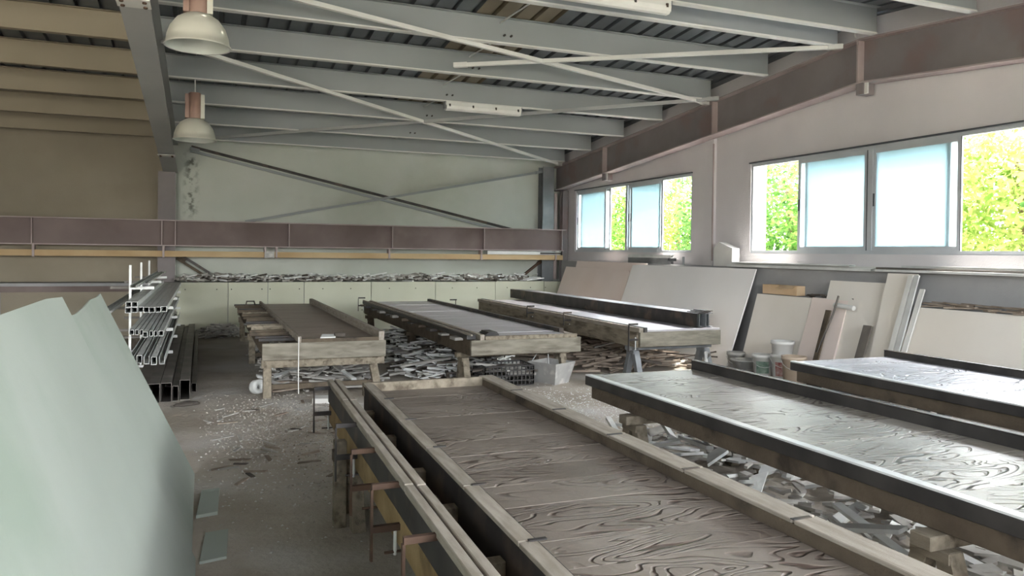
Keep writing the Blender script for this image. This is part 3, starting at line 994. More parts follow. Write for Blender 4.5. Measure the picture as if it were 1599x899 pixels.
# ---- back row, middle table
T = thing('casting_table', (3.5, 11.4, 0.35), 'back-row casting table with grey ribbed deck above the big scrap heap', 'table', 'casting tables')
Y0, Y1 = 8.30, 14.60
B(2.86, 4.26, Y0, Y0 + 0.05, 0.41, 0.585).build('end_beam', 'timber_x', T, 0.004)
B(2.86, 4.26, Y1 - 0.05, Y1, 0.41, 0.585).build('end_beam', 'timber_x', T, 0.004)
for xx in (2.87, 3.5, 4.17):
    B(xx, xx + 0.08, Y0 + 0.051, Y1 - 0.051, 0.40, 0.575).build('side_beam', 'timber_dark', T)
B(2.84, 2.95, Y0 + 0.1, Y1, 0.586, 0.635).build('steel_channel', 'black_rubber', T)
B(2.852, 2.875, Y0, Y1 + 0.05, 0.636, 0.655).build('rail', 'rail_wood', T)
B(2.97, 3.02, Y0, Y1, 0.586, 0.648).build('rail', 'rail_wood', T)
planks(3.03, 4.10, Y0 + 0.03, Y1 - 0.02, 0.625, 0.03, 0.42, 'deck_grey', T, 'deck_panel', 0.006)
B(4.11, 4.17, Y0 + 0.3, Y1, 0.586, 0.665).build('side_rail', 'dark_steel', T)
B(4.18, 4.26, Y0 + 0.2, Y1, 0.586, 0.61).build('edge_board', 'rail_wood', T)
B(3.03, 4.20, Y0 - 0.01, Y0 + 0.028, 0.586, 0.63).build('front_lip', 'timber', T)
y = Y0 + 0.3
while y < Y1:
    B(2.76, 2.86, y, y + R.uniform(.12, .3), 0.555, 0.575 + R.uniform(0, .02)).build('packing_block', R.choice(['scrap_grey', 'timber_dark', 'dark_steel']), T)
    y += R.uniform(.4, .6)
for q in range(3):
    B(3.05 + .02 * q, 3.22 - .01 * q, Y0 + 0.06, Y0 + 0.32, 0.63 + .014 * q, 0.642 + .014 * q).build('shim', 'black_rubber', T)
for (y, a) in ((8.75, 'beside the lattice crate'), (11.2, 'at mid length'), (14.2, 'beside the panelled ledge')):
    trestle(2.82, 4.30, y, 0.40, 'timber' if y < 9 else 'timber_dark', 'trestle under the grey ribbed table, %s' % a, spread=0.15)
clamp(2.84, 14.45, 0.66, 'dark_steel', -1, 'dark screw clamp on the far corner of the grey ribbed table', 0.2)
clamp(4.26, 13.6, 0.66, 'dark_steel', 1, 'dark screw clamp on the window side of the grey ribbed table', 0.18)

# ---- back row, table under the windows with steel channels lying on it
T = thing('casting_table', (5.8, 11.4, 0.35), 'back-row casting table with glossy strips beside the big white board', 'table', 'casting tables')
Y0, Y1 = 8.45, 14.6
B(5.18, 6.42, Y0, Y0 + 0.05, 0.41, 0.60).build('end_beam', 'timber_x', T, 0.004)
B(5.18, 6.42, Y1 - 0.05, Y1, 0.41, 0.60).build('end_beam', 'timber_x', T, 0.004)
B(5.16, 5.24, Y0 + 0.051, Y1 - 0.051, 0.40, 0.60).build('side_beam', 'timber', T)
B(6.34, 6.42, Y0 + 0.051, Y1 - 0.051, 0.40, 0.60).build('side_beam', 'timber', T)
B(5.15, 5.21, Y0 - 0.02, Y1, 0.601, 0.655).build('rail', 'rail_wood', T)
B(5.225, 5.27, Y0 - 0.02, Y1, 0.601, 0.66).build('rail', 'black_rubber', T)
planks(5.28, 6.42, Y0 + 0.02, Y1, 0.632, 0.03, 0.5, 'deck_grey', T, 'deck_panel', 0.006)
for (y, a) in ((8.75, 'beside the wood scrap'), (11.2, 'at mid length'), (14.2, 'beside the panelled ledge')):
    trestle(5.16, 6.46, y, 0.40, 'grey_steel', 'grey trestle under the table with the steel channels, %s' % a, spread=0.16)
for k, (y, lab) in enumerate(((8.5, 'long screw clamp hanging at the aisle corner of the table with steel channels'), (10.4, 'small clamp at mid rail of the table with steel channels'), (11.8, 'small clamp along the rail beside the grey ribbed table'))):
    clamp(5.15, y, 0.655, 'dark_steel', -1, lab, 0.3 if k == 0 else 0.14)


def channel(x0, x1, z0, z1, y0, y1, m, label, group, t=0.006, face=-1):
    c = MB()
    c.box(x0, x1, y0, y1, z0, z0 + t).box(x0, x1, y0, y1, z1 - t, z1)
    if face < 0: c.box(x0, x0 + t, y0, y1, z0 + t, z1 - t)
    else: c.box(x1 - t, x1, y0, y1, z0 + t, z1 - t)
    return tag(c.build('steel_channel', m), label, 'channel', group)


for k in range(4):
    channel(6.10 + 0.075 * k, 6.168 + 0.075 * k, 0.634, 0.815, 8.55 + 0.04 * (k % 2), 15.2 - 0.1 * k, 'dark_steel' if k < 1 else 'grey_steel',
            'steel channel on edge on the window-side table, %s from the deck' % NTH[k], 'steel channels on the back table')
for k in range(3):
    tag(B(6.16 + .05 * k, 6.30 + .04 * k, 8.56 + .01 * k, 8.85, 0.816 + .011 * k, 0.826 + .011 * k).build('steel_plate', 'dark_steel'), 'small dark plate stacked on the channel ends', 'plate', 'plates on the channel ends')

# ------------------------------------------------------------------ leaning boards at the left
def lean_board(name, x0, z0, x1, z1, y0, y1, th, m, label, group, cut=None, kids=True):
    """board whose bottom edge runs along y at (x0,z0) and whose top edge at (x1,z1); cut: list of (s,t) outline"""
    a, b = Vector((x0, 0, z0)), Vector((x1, 0, z1))
    n = Vector((0, 1, 0)).cross((b - a).normalized()).normalized()
    if n.z < 0 and False: n = -n
    out = cut or [(0, 0), (1, 0), (1, 1), (0, 1)]
    pts = [a + (b - a) * t + Vector((0, y0 + (y1 - y0) * s, 0)) for s, t in out]
    mb = MB().prism(pts, n * th)
    return tag(mb.build(name, m), label, 'board', group)


front_cut = [(0, 0), (1, 0), (1, 0.30), (0.985, 0.99), (0.90, 1.0), (0.5, 0.995), (0, 1.0)]
back_cut = [(0, 0), (1, 0), (1, 1.0), (0.93, 0.992), (0.80, 0.994), (0.66, 0.978), (0.52, 0.968), (0.46, 0.972), (0.43, 0.955), (0.2, 0.97), (0, 0.96)]
lean_board('plasterboard_sheet', -0.03, 0.0, -0.63, 1.37, -0.2, 4.25, 0.013, 'board_green', 'large pale green plasterboard leaning foremost in the stack along the aisle', 'leaning green boards', front_cut)
lean_board('plasterboard_sheet', -0.048, 0.0, -0.645, 1.28, 3.3, 5.87, 0.013, 'board_green', 'pale green plasterboard with torn top edge leaning behind the foremost one', 'leaning green boards', back_cut)
lean_board('plasterboard_sheet', -0.08, 0.0, -0.675, 1.24, 0.2, 4.0, 0.013, 'board_green', 'pale green plasterboard leaning behind the two torn and foremost ones', 'leaning green boards')
af = thing('sheet_rack', (-0.9, 2.8, 0), 'timber rack the green plasterboards lean against', 'rack')
for y in (0.6, 2.6, 4.6):
    MB().beam((-0.16, y, 0.05), (-0.72, y, 1.235), 0.07, 0.05, (0, 1, 0)).build('slanted_post', 'timber', af)
    MB().beam((-1.25, y, 0.03), (-0.78, y, 1.19), 0.07, 0.05, (0, 1, 0)).build('back_post', 'timber', af)
    B(-1.25, -0.16, y - 0.035, y + 0.035, 0, 0.05).build('foot', 'timber', af)
for (x0, x1, y0, y1, z, l) in ((-0.02, 0.10, 4.90, 5.42, 0.02, 'pale offcut board lying flat, half tucked under the torn green board'), (0.0, 0.13, 4.18, 4.62, 0.014, 'pale offcut board lying flat beside the foot of the green boards')):
    MBo = MB().prism([(x0, y0, 0), (x1, y0 + .03, 0), (x1 + .02, y1, 0), (x0 + .03, y1 - .02, 0)], (0, 0, z))
    tag(MBo.build('board_offcut', 'board_green'), l, 'board')

# ------------------------------------------------------------------ profile rack
rk = thing('cantilever_rack', (-0.72, 11.4, 0), 'galvanised cantilever rack with three posts full of long profiles', 'rack')
for y in (9.7, 11.4, 13.1):
    B(-0.76, -0.735, y - 0.012, y + 0.012, 0, 1.40).build('post', 'galvanised', rk)
    for z in (0.42, 0.68, 0.93, 1.16):
        B(-0.735, -0.30 if z < 1.1 else -0.5, y - 0.015, y + 0.015, z - 0.035, z - 0.002).build('arm', 'galvanised', rk)
        B(-0.95, -0.761, y - 0.012, y + 0.012, z - 0.03, z - 0.002).build('arm', 'galv_dark', rk)
    B(-1.1, -0.3, y - 0.04, y + 0.04, 0, 0.03).build('foot', 'galvanised', rk)


def tubeprof(x0, x1, z0, z1, y0, y1, t=0.0025, openc=False):
    m = MB()
    m.box(x0, x0 + t, y0, y1, z0, z1).box(x1 - t, x1, y0, y1, z0, z1).box(x0 + t, x1 - t, y0, y1, z0, z0 + t)
    if not openc: m.box(x0 + t, x1 - t, y0, y1, z1 - t, z1)
    return m


def prof(x0, x1, z0, z1, y0, y1, m, label, group, openc=False, t=0.003):
    return tag(tubeprof(x0, x1, z0, z1, y0, y1, t, openc).build('metal_profile', m), label, 'profile', group)


GP = 'profiles on the cantilever rack'
x = -0.72
for k in range(7):                                   # third shelf
    w = 0.055
    prof(x, x + w - 0.002, 0.93, 0.985, 8.75 + R.uniform(-.05, .12), 15.0, 'galvanised', 'galvanised box profile on the wide upper shelf, %s from the rack posts' % NTH[k], GP)
    x += w
for k in range(2):
    prof(-0.72 + .055 * k, -0.667 + .055 * k, 0.986, 1.04, 8.8, 14.8, 'galvanised', 'galvanised box profile lying on the upper shelf row, %s from the rack posts' % NTH[k], GP)
x = -0.70
for k in range(7):                                   # second shelf
    w = 0.032 if k % 3 else 0.045
    prof(x, x + w, 0.68, 0.735, 8.7 + R.uniform(-.05, .3), 14.9, 'galvanised', 'galvanised profile on the middle shelf, %s from the rack posts' % NTH[k], GP)
    x += w + 0.012
x = -0.68
for k in range(5):                                   # first shelf
    w = 0.05
    prof(x, x + w, 0.42, 0.50, 8.5 + R.uniform(-.05, .3), 14.6, 'galvanised', 'galvanised profile on the lowest shelf, %s from the rack posts' % NTH[k], GP, k % 2 == 0)
    x += w + 0.022
prof(-0.72, -0.66, 1.16, 1.19, 9.3, 15.0, 'galvanised', 'single long galvanised angle on the top arms of the rack', GP, True)
prof(-0.64, -0.60, 1.16, 1.18, 10.4, 15.2, 'galvanised', 'short galvanised strip on the top arms of the rack', GP, True)
prof(-0.94, -0.90, 0.93, 0.96, 7.8, 14.5, 'galvanised', 'galvanised channel on the rear arms of the rack', GP, True)
prof(-0.89, -0.85, 0.93, 0.96, 7.8, 14.2, 'galvanised', 'second galvanised channel on the rear arms of the rack', GP, True)
GD = 'dark tubes on the floor'
for k, (xa, xb, za, zb, y0, lab) in enumerate(((-0.50, -0.39, 0, 0.20, 8.70, 'dark rectangular steel tube on the floor under the rack, outermost of the pair'), (-0.385, -0.28, 0, 0.20, 8.72, 'dark rectangular steel tube on the floor under the rack, inner of the pair'),
                                               (-0.275, -0.215, 0, 0.16, 8.75, 'narrow dark steel tube on the floor between wide tubes'), (-0.205, -0.105, 0.0, 0.21, 8.80, 'widest dark steel tube on the floor beside the open aisle'),
                                               (-0.095, -0.045, 0, 0.10, 9.25, 'low dark steel tube on the floor at the aisle edge'), (-0.66, -0.51, 0, 0.13, 8.9, 'low dark steel channel on the floor beneath the rack shelves'))):
    prof(xa, xb, za, zb, y0, 15.3, 'galv_dark', lab, GD, False, 0.004)
tag(MB().lathe([(0.02, 0), (0.14, 0.012), (0.11, 0.035), (0.03, 0.05)], (0, 0, 0), 9, True, True).xform(Matrix.Translation((-0.13, 8.45, 0)) @ Matrix.Rotation(0.4, 4, 'Z') @ Matrix.Diagonal((1, .5, 1, 1))).build('dark_rag', 'scrap_dark'), 'dark crumpled rag on the floor before the steel tubes', 'rag')

# ------------------------------------------------------------------ boards along the gable wall
PX = XR - 0.22                                        # plinth face
def wall_board(name, foot, top, zt, y0, y1, th, m, label, cut=None, group='boards leaning on the gable wall'):
    a, b = Vector((foot, 0, 0)), Vector((top, 0, zt))
    n = (b - a).normalized().cross(Vector((0, 1, 0))).normalized()
    if n.x < 0: n = -n
    out = cut or [(0, 0), (1, 0), (1, 1), (0, 1)]
    pts = [a + (b - a) * t + Vector((0, y0 + (y1 - y0) * s, 0)) for s, t in out]
    return tag(MB().prism(pts, n * th).build(name, m), label, 'board', group)


wall_board('gypsum_board', 6.92, 7.42, 1.40, 8.98, 12.4, 0.02, 'board_white', 'big white board leaning on the plinth beside the window-side table', [(0, 0), (1, 0), (1, 0.99), (0.93, 1.0), (0, 1.0)])
wall_board('gypsum_board', 6.98, 7.42, 1.30, 12.48, 15.3, 0.02, 'board_pink', 'pinkish board leaning in the corner under the corner window', [(0, 0), (1, 0), (0.97, 1.0), (0.02, 0.985), (0, .95)])
wall_board('gypsum_board', 7.16, 7.475, 1.43, 12.0, 14.8, 0.02, 'board_pink', 'second pinkish board standing behind the corner one')
wall_board('gypsum_board', 7.10, 7.40, 1.05, 7.86, 8.92, 0.03, 'board_cream', 'low cream board behind the buckets with a carton on its top')
wall_board('gypsum_board', 7.06, 7.40, 1.06, 7.24, 7.84, 0.03, 'board_pink', 'low pinkish board beside the buckets')
wall_board('gypsum_board', 7.12, 7.46, 1.29, 6.72, 7.60, 0.02, 'board_cream', 'tall cream board standing behind the low pinkish one')
wall_board('gypsum_board', 7.02, 7.40, 1.41, 6.26, 6.66, 0.02, 'board_cream', 'narrow tall cream board beside the white profiles')
wall_board('gypsum_board', 6.92, 7.32, 1.05, 3.4, 6.16, 0.02, 'board_cream', 'long cream board behind the pale casting table')
wall_board('gypsum_board', 7.00, 7.38, 1.03, 2.2, 6.12, 0.02, 'board_pink', 'pinkish board pressed behind the long cream board')
wall_board('dark_plank', 6.98, 7.22, 0.93, 7.40, 7.48, 0.02, 'timber_dark', 'narrow dark plank leaning on the low pinkish board', [(0, 0), (1, 0), (.35, 1), (-.65, 1)])
wall_board('dark_plank', 6.93, 7.18, 0.80, 6.70, 6.82, 0.02, 'galv_dark', 'grey plank leaning on the narrow tall board', [(0, 0), (1, 0), (.8, 1), (-.2, 1)])
for k, (ya, yb, h, mm, l) in enumerate(((6.27, 6.33, 1.40, 'white_steel', 'white profile leaning upright, foremost at the narrow board'), (6.19, 6.25, 1.40, 'galvanised', 'galvanised profile leaning upright next to the white one'), (6.12, 6.18, 1.25, 'white_steel', 'shorter white profile leaning at the corner of the long cream board'))):
    wall_board('upright_profile', 6.86 - 0.0 * k, 7.34, h, ya, yb, 0.02, mm, l, [(0, 0), (1, 0), (1, 1), (0, 1)], 'upright profiles by the boards')
tag(MB().tube([(7.18, 7.18, 1.12), (7.14, 7.22, 0.9), (7.06, 7.32, 0.55), (7.0, 7.34, 0.42)], 0.013, 6).build('hose_length', 'galv_dark'), 'dark hose hanging in front of the tall cream board', 'hose')
tag(MB().tube([(7.22, 6.98, 0.98), (7.24, 7.30, 1.0)], 0.03, 8).build('short_pipe', 'plastic_white'), 'short white pipe stuck between the cream boards', 'pipe')
tag(B(6.85, 6.99, 7.22, 7.34, 0, 0.24).build('black_crate', 'lattice_black', None, 0.01), 'small black box at the foot of the pinkish board', 'box')

# storage on the plinth
cb = thing('carton_box', (7.46, 8.5, 1.06), 'open tan carton squeezed on top of the low cream board', 'box')
MB().box(7.41, 7.55, 8.14, 8.82, 1.06, 1.19).build('body', 'carton', cb)
MB().prism([(7.40, 8.15, 1.191), (7.40, 8.45, 1.191), (7.33, 8.45, 1.15), (7.33, 8.15, 1.15)], (0.004, 0, 0.004)).build('flap', 'carton', cb)
GB = 'profiles lying on the plinth'
for (a, b, y0, y1, z0, z1, mm, l) in (
        (7.44, 7.52, 6.95, 9.68, 1.421, 1.455, 'galvanised', 'galvanised strip on the plinth under the wide window'),
        (7.53, 7.63, 6.9, 9.68, 1.421, 1.475, 'white_steel', 'white profile on the plinth beside the pilaster'),
        (7.46, 7.56, 7.3, 9.6, 1.476, 1.495, 'galvanised', 'thin galvanised strip lying on the white profile'),
        (7.40, 7.46, 1.0, 6.85, 1.425, 1.45, 'galvanised', 'long galvanised profile on the plinth above the long cream board'),
        (7.47, 7.53, 1.0, 6.9, 1.425, 1.475, 'galv_dark', 'long dark profile on the plinth above the long cream board'),
        (7.54, 7.60, 1.0, 6.6, 1.425, 1.50, 'galvanised', 'tall galvanised profile on the plinth nearest the wide window'),
        (7.47, 7.56, 0.6, 6.3, 1.385, 1.415, 'galvanised', 'galvanised profile hooked under the plinth edge'),):
    if z0 < 1.42:
        continue
    prof(a, b, z0, z1, y0, y1, mm, l, GB, False, 0.004)
bu = thing('profile_bundle', (7.65, 12.2, 1.42), 'short bundle of grey profiles on the plinth under the corner window', 'bundle')
for k in range(3):
    for q in range(2):
        tubeprof(7.58 + .06 * q, 7.635 + .06 * q, 1.421 + .055 * k, 1.474 + .055 * k, 11.4 + .1 * ((k + q) % 2), 12.85 - .06 * q).build('profile', 'grey_steel' if k < 2 else 'galvanised', bu)
hb = thing('gable_box', (7.62, 9.95, 1.42), 'white house-shaped box on the plinth beside the wide window', 'box')
MB().prism([(7.57, 9.72, 1.421), (7.57, 10.18, 1.421), (7.57, 10.18, 1.70), (7.57, 10.05, 1.80), (7.57, 9.72, 1.70)], (0.14, 0, 0)).build('body', 'plastic_white', hb)
tag(MB().tube([(7.6, 11.05, 1.42), (7.6, 11.05, 1.56)], 0.02, 8).build('pipe_stub', 'grey_steel'), 'grey pipe stub standing on the plinth under the corner window', 'pipe')

# buckets
def bucket(x, y, r0, r1, h, m, label, z=0.0, fill=None, lab=None, handle=True, grp='buckets by the cream boards'):
    b = thing('bucket', (x, y, z), label, 'bucket', grp)
    MB().lathe([(0.001, 0), (r0, 0), (r0 + 0.01, 0.01), (r1, h - 0.04), (r1 + 0.012, h - 0.04), (r1 + 0.012, h), (r1 - 0.006, h), (r0, 0.02), (0.001, 0.02)], (x, y, z), 24).build('body', m, b)
    bd = [q for q in bpy.data.objects if q.parent == b][0]
    if fill:
        MB().lathe([(0.001, h - 0.03), (r1 * 0.6, h - 0.045), (r1 - 0.01, h - 0.06)], (x, y, z), 20).build('contents', fill, b)
    if lab:
        vs, fs = [], []
        a0 = math.atan2(-y, -x)
        for k in range(11):
            a = a0 - 0.7 + 1.4 * k / 10
            for zz in (0.2, 0.72):
                rr_ = r0 + 0.01 + (r1 - r0 - 0.01) * zz + 0.003
                vs.append((x + rr_ * math.cos(a), y + rr_ * math.sin(a), z + h * zz))
        for k in range(10):
            fs.append((2 * k, 2 * k + 2, 2 * k + 3, 2 * k + 1))
        MB().add(vs, fs, True).build('label_print', lab, bd)
    if handle:
        MB().tube([(x + (r1 + .014) * math.cos(t), y + (r1 + .014) * math.sin(t), z + h - 0.06 - 0.10 * math.sin(t - 2.6)) for t in [2.6 + math.pi * k / 8 for k in range(9)]], 0.004, 5).build('handle', 'galvanised', bd)
    return b


bucket(6.86, 8.14, 0.10, 0.13, 0.30, 'plastic_white', 'cream bucket with a green worn label beside the stacked white pair', fill='scrap_grey', lab='label_green')
bucket(6.90, 7.82, 0.105, 0.135, 0.34, 'plastic_white', 'white bucket with a red label, lower of the stacked pair', lab='label_red')
bucket(6.90, 7.82, 0.100, 0.135, 0.32, 'plastic_white', 'white bucket stacked into the red-labelled one', z=0.19, handle=False)
bucket(6.80, 7.50, 0.11, 0.14, 0.36, 'plastic_tan', 'tan bucket filled with scraps beside the stacked pair', fill='scrap_grey')
bucket(6.96, 8.82, 0.09, 0.115, 0.24, 'plastic_grey', 'grey dusty bucket at the foot of the big white board', fill='scrap_white')
bs = thing('mortar_basin', (6.86, 8.50, 0), 'shallow grey mortar basin between the buckets', 'basin', None)
MB().lathe([(0.001, 0), (0.11, 0), (0.185, 0.17), (0.20, 0.17), (0.20, 0.185), (0.178, 0.185), (0.105, 0.02), (0.001, 0.02)], (6.86, 8.50, 0), 24).build('body', 'plastic_grey', bs)
MB().lathe([(0.001, 0.13), (0.15, 0.11)], (6.86, 8.50, 0), 18).build('contents', 'scrap_grey', bs)
for k in range(4):
    a = Vector((6.55 + .05 * k, 8.6 - .08 * k, 0.012)); b = Vector((5.75 + .10 * k, 6.3 + .1 * k, 0.012))
    tag(MB().beam(a, b, 0.045, 0.022).build('dark_strip', 'dark_steel'), 'dark steel strip lying flat on the floor before the buckets', 'strip', 'dark strips on the floor')

# ------------------------------------------------------------------ lamps
def high_bay(p, dia, label, zhook):
    x, y, z = p
    l = thing('high_bay_lamp', (x, y, z), label, 'lamp', 'high bay lamps')
    r = dia / 2
    out = [(r + .012, 0), (r + .012, .012), (r, .016), (r * .96, .09), (r * .86, .17), (r * .66, .245), (r * .40, .29), (r * .26, .30)]
    sh = MB().lathe(out, (x, y, z), 36).build('shade', 'lamp_enamel', l)
    inn = [(r - .004, .004), (r * .93, .09), (r * .83, .165), (r * .63, .238), (r * .2, .285), (0.002, .288)]
    MB().lathe(inn, (x, y, z), 36).build('reflector', 'lamp_inner', sh)
    MB().lathe([(r + .012, 0), (r - .004, .004)], (x, y, z), 36).build('rim', 'white_steel', sh)
    h0 = z + 0.295
    MB().lathe([(.085, h0 - z), (.085, .64), (.07, .655), (.001, .655)], (x, y, z), 20).build('housing', 'copper_housing', l)
    B(x + .075, x + .125, y - .05, y + .05, h0 + .005, z + .63).build('ballast_box', 'lamp_enamel', l)
    B(x - .125, x - .075, y - .05, y + .05, h0 + .005, z + .63).build('ballast_box', 'copper_housing', l)
    MB().tube([(x, y, z + .65), (x, y, zhook)], 0.010, 6).build('hook', 'galvanised', l)
    MB().lathe([(.045, .10), (.06, .14), (.04, .22), (.025, .285)], (x, y, z), 14).build('bulb', 'plastic_white', l)
    return l


l1 = px(309, 70, 1, 7.58)
high_bay((l1.x, 7.58, l1.z - 0.02), 0.55, 'cream high-bay lamp hanging at the ridge beside the pale rafter', ztop(7.55))
l2 = px(304, 219, 1, 11.57)
high_bay((l2.x, 11.57, l2.z), 0.55, 'cream high-bay lamp with copper-coloured housing hanging farther down the slope', ztop(11.57))


def tube_light(xc, y, z, L, label):
    t = thing('tube_light', (xc, y, z), label, 'lamp', 'fluorescent fittings under the purlins')
    B(xc - L / 2, xc + L / 2, y - 0.055, y + 0.055, z - 0.07, z).build('body', 'white_steel', t, 0.006)
    m = MB()
    pr = [(-0.068, 0), (-0.06, -.045), (-.03, -.07), (.03, -.07), (.06, -.045), (.068, 0)]
    pts = [(xc - L / 2 + .01, y + a, z - .0705 + b) for a, b in pr]
    m.prism(pts, (L - .02, 0, 0))
    df = m.build('diffuser', 'plastic_white', t)
    for k in range(4):
        xx = xc - L / 2 + .06 + k * (L - .12) / 3
        B(xx - .012, xx + .012, y - .073, y - .056, z - .085, z - .045).build('clip', 'dark_steel', df)
    for xx in (xc - L / 2, xc + L / 2):
        B(xx - .012 if xx < xc else xx, xx if xx < xc else xx + .012, y - .05, y + .05, z - .115, z - .005).build('end_cap', 'grey_steel', t)
    return t


tube_light(3.92, 6.96, ztop(6.94) - 0.002, 1.27, 'white tube light fixed under the ridge purlin')
tube_light(4.14, 11.56, ztop(11.54) - 0.002, 1.27, 'white tube light fixed under the fourth purlin over the back tables')
tag(MB().tube([(7.12, 7.0, 4.44), (7.2, 7.06, 4.47), (7.28, 7.1, 4.38), (7.34, 7.14, 4.34), (7.36, 7.18, 4.30), (7.44, 7.24, 4.292)], 0.009, 6).build('loose_cable', 'white_steel'), 'loose twisted cable hanging at the ridge of the gable rafter', 'cable')

# ------------------------------------------------------------------ crate and bin on the floor
cr = thing('lattice_crate', (3.45, 8.98, 0), 'dark lattice crate full of sticks under the grey ribbed table', 'crate')
cx, cy_, cw, cd, ch = 3.42, 8.72, 0.62, 0.42, 0.24
rim = MB()
for (a, b) in (((-1, -1), (1, -1)), ((1, -1), (1, 1)), ((1, 1), (-1, 1)), ((-1, 1), (-1, -1))):
    A_ = Vector((cx + a[0] * cw / 2, cy_ + a[1] * cd / 2, 0)); B_ = Vector((cx + b[0] * cw / 2, cy_ + b[1] * cd / 2, 0))
    s_ = MB()
    n = 12 if abs(a[0] - b[0]) > 0 else 8
    for k in range(n + 1):
        p = A_ + (B_ - A_) * (k / n)
        s_.beam(p + Vector((0, 0, .01)), p + Vector((0, 0, ch)), 0.012, 0.012, (0, 1, 0))
    for z in (0.01, 0.065, 0.125, 0.185, 0.24):
        s_.beam(A_ + Vector((0, 0, z)), B_ + Vector((0, 0, z)), 0.014, 0.014)
    s_.build('lattice_side', 'lattice_black', cr)
B(cx - cw / 2, cx + cw / 2, cy_ - cd / 2, cy_ + cd / 2, 0, 0.008).build('base', 'lattice_black', cr)
bn = thing('sheet_metal_bin', (3.98, 8.62, 0), 'battered grey sheet-metal bin beside the lattice crate', 'bin')
cxb, cyb = 4.02, 8.62
bm_ = MB()
lo_ = [(-.14, -.16), (.14, -.16), (.14, .16), (-.14, .16)]
hi_ = [(-.20, -.22), (.20, -.22), (.20, .22), (-.20, .22)]
vs = [(cxb + a, cyb + b, 0.0) for a, b in lo_] + [(cxb + a, cyb + b, 0.26) for a, b in hi_] + [(cxb + a * .95, cyb + b * .95, 0.01) for a, b in lo_] + [(cxb + a * .96, cyb + b * .96, 0.26) for a, b in hi_]
fs = [(3, 2, 1, 0), (8, 9, 10, 11)]
for k in range(4):
    j = (k + 1) % 4
    fs += [(k, j, j + 4, k + 4), (8 + k, 12 + k, 12 + j, 8 + j), (4 + k, 4 + j, 12 + j, 12 + k)]
mrot = Matrix.Translation((cxb, cyb, 0)) @ Matrix.Rotation(rad(28), 4, 'Z') @ Matrix.Translation((-cxb, -cyb, 0))
bm_.add(vs, fs).xform(mrot).build('body', 'plastic_grey', bn)
MB().tube([mrot @ Vector(p) for p in ((cxb - .19, cyb - .1, .26), (cxb - .14, cyb - .05, .40), (cxb - .1, cyb + .1, .42), (cxb - .18, cyb + .16, .27))], 0.006, 6).build('wire_handle', 'galvanised', bn)
tag(MB().prism([(1.08, 8.18, 0), (1.34, 8.10, 0), (1.36, 8.22, 0), (1.26, 8.34, 0), (1.12, 8.36, 0)], (0, 0, 0.05)).build('foam_piece', 'plastic_white'), 'white foam offcut on the floor at the corner of the slotted table', 'foam')
rl_ = thing('tape_roll', (0.62, 8.98, 0), 'pale crumpled roll on the floor at the slatted table leg', 'roll')
MB().lathe([(0.03, -.05), (.075, -.05), (.08, -.03), (.08, .03), (.075, .05), (.03, .05), (.03, -.05)], (0, 0, 0), 16).xform(Matrix.Translation((0.58, 8.9, 0.082)) @ Matrix.Rotation(1.35, 4, 'X') @ Matrix.Rotation(.5, 4, 'Y')).build('roll', 'scrap_white', rl_)
tag(MB().tube([(5.85, 8.30, 0.05), (6.05, 8.42, 0.10), (6.22, 8.50, 0.17), (6.26, 8.50, 0.27), (6.20, 8.46, 0.30), (6.16, 8.42, 0.2), (6.15, 8.38, 0.04)], 0.03, 8).build('bent_strip', 'plastic_white'), 'bent white plastic strip on the wood scrap by the window-side table', 'strip')
for q, (a, b) in enumerate((((6.0, 9.4, .2), (6.75, 8.95, .16)), ((6.05, 9.2, .12), (6.8, 9.05, .22)))):
    tag(MB().beam(a, b, 0.02, 0.02).build('thin_stick', 'scrap_dark'), 'thin dark stick poking out of the wood scrap', 'stick', 'sticks by the white board')

# ------------------------------------------------------------------ scrap heaps
def strip_mesh(name, m, L, w, t, seed):
    r = random.Random(seed)
    a = r.uniform(-.4, .4) * w
    b = r.uniform(-.6, .6) * w
    mb = MB().prism([(-L / 2 + a, -w / 2, -t / 2), (L / 2 + b, -w / 2, -t / 2), (L / 2 - b, w / 2, -t / 2), (-L / 2 - a, w / 2, -t / 2)], (0, 0, t))
    return mb.mesh(name, m)


def shard_mesh(name, m, s, t, seed):
    r = random.Random(seed)
    n = r.choice((4, 5, 5, 6))
    pts = []
    for k in range(n):
        a = 2 * math.pi * (k + r.uniform(-.3, .3)) / n
        q = s * r.uniform(.55, 1.1)
        pts.append((math.cos(a) * q * 1.5, math.sin(a) * q * .7, -t / 2))
    return MB().prism(pts, (0, 0, t)).mesh(name, m)


def heap(n, area, hfun, meshes, name, label, group, tilt=0.3, ang0=None, aspread=3.14, edge=0.0):
    x0, x1, y0, y1 = area
    for i in range(n):
        u, v = R.random(), R.random()
        x, y = x0 + (x1 - x0) * u, y0 + (y1 - y0) * v
        h = hfun(u, v)
        me = R.choice(meshes)
        o = bpy.data.objects.new(name, me)
        col.objects.link(o)
        yaw = (ang0 if ang0 is not None else 0) + R.uniform(-aspread, aspread)
        tx, ty = R.uniform(-tilt, tilt), R.uniform(-tilt, tilt) * .6
        rot = Matrix.Rotation(yaw, 4, 'Z') @ Matrix.Rotation(ty, 4, 'Y') @ Matrix.Rotation(tx, 4, 'X')
        low = min((rot @ v_.co).z for v_ in me.vertices)
        o.matrix_world = Matrix.Translation((x, y, -low + h * R.uniform(.55, 1.0))) @ rot
        tag(o, label, 'scrap', group)


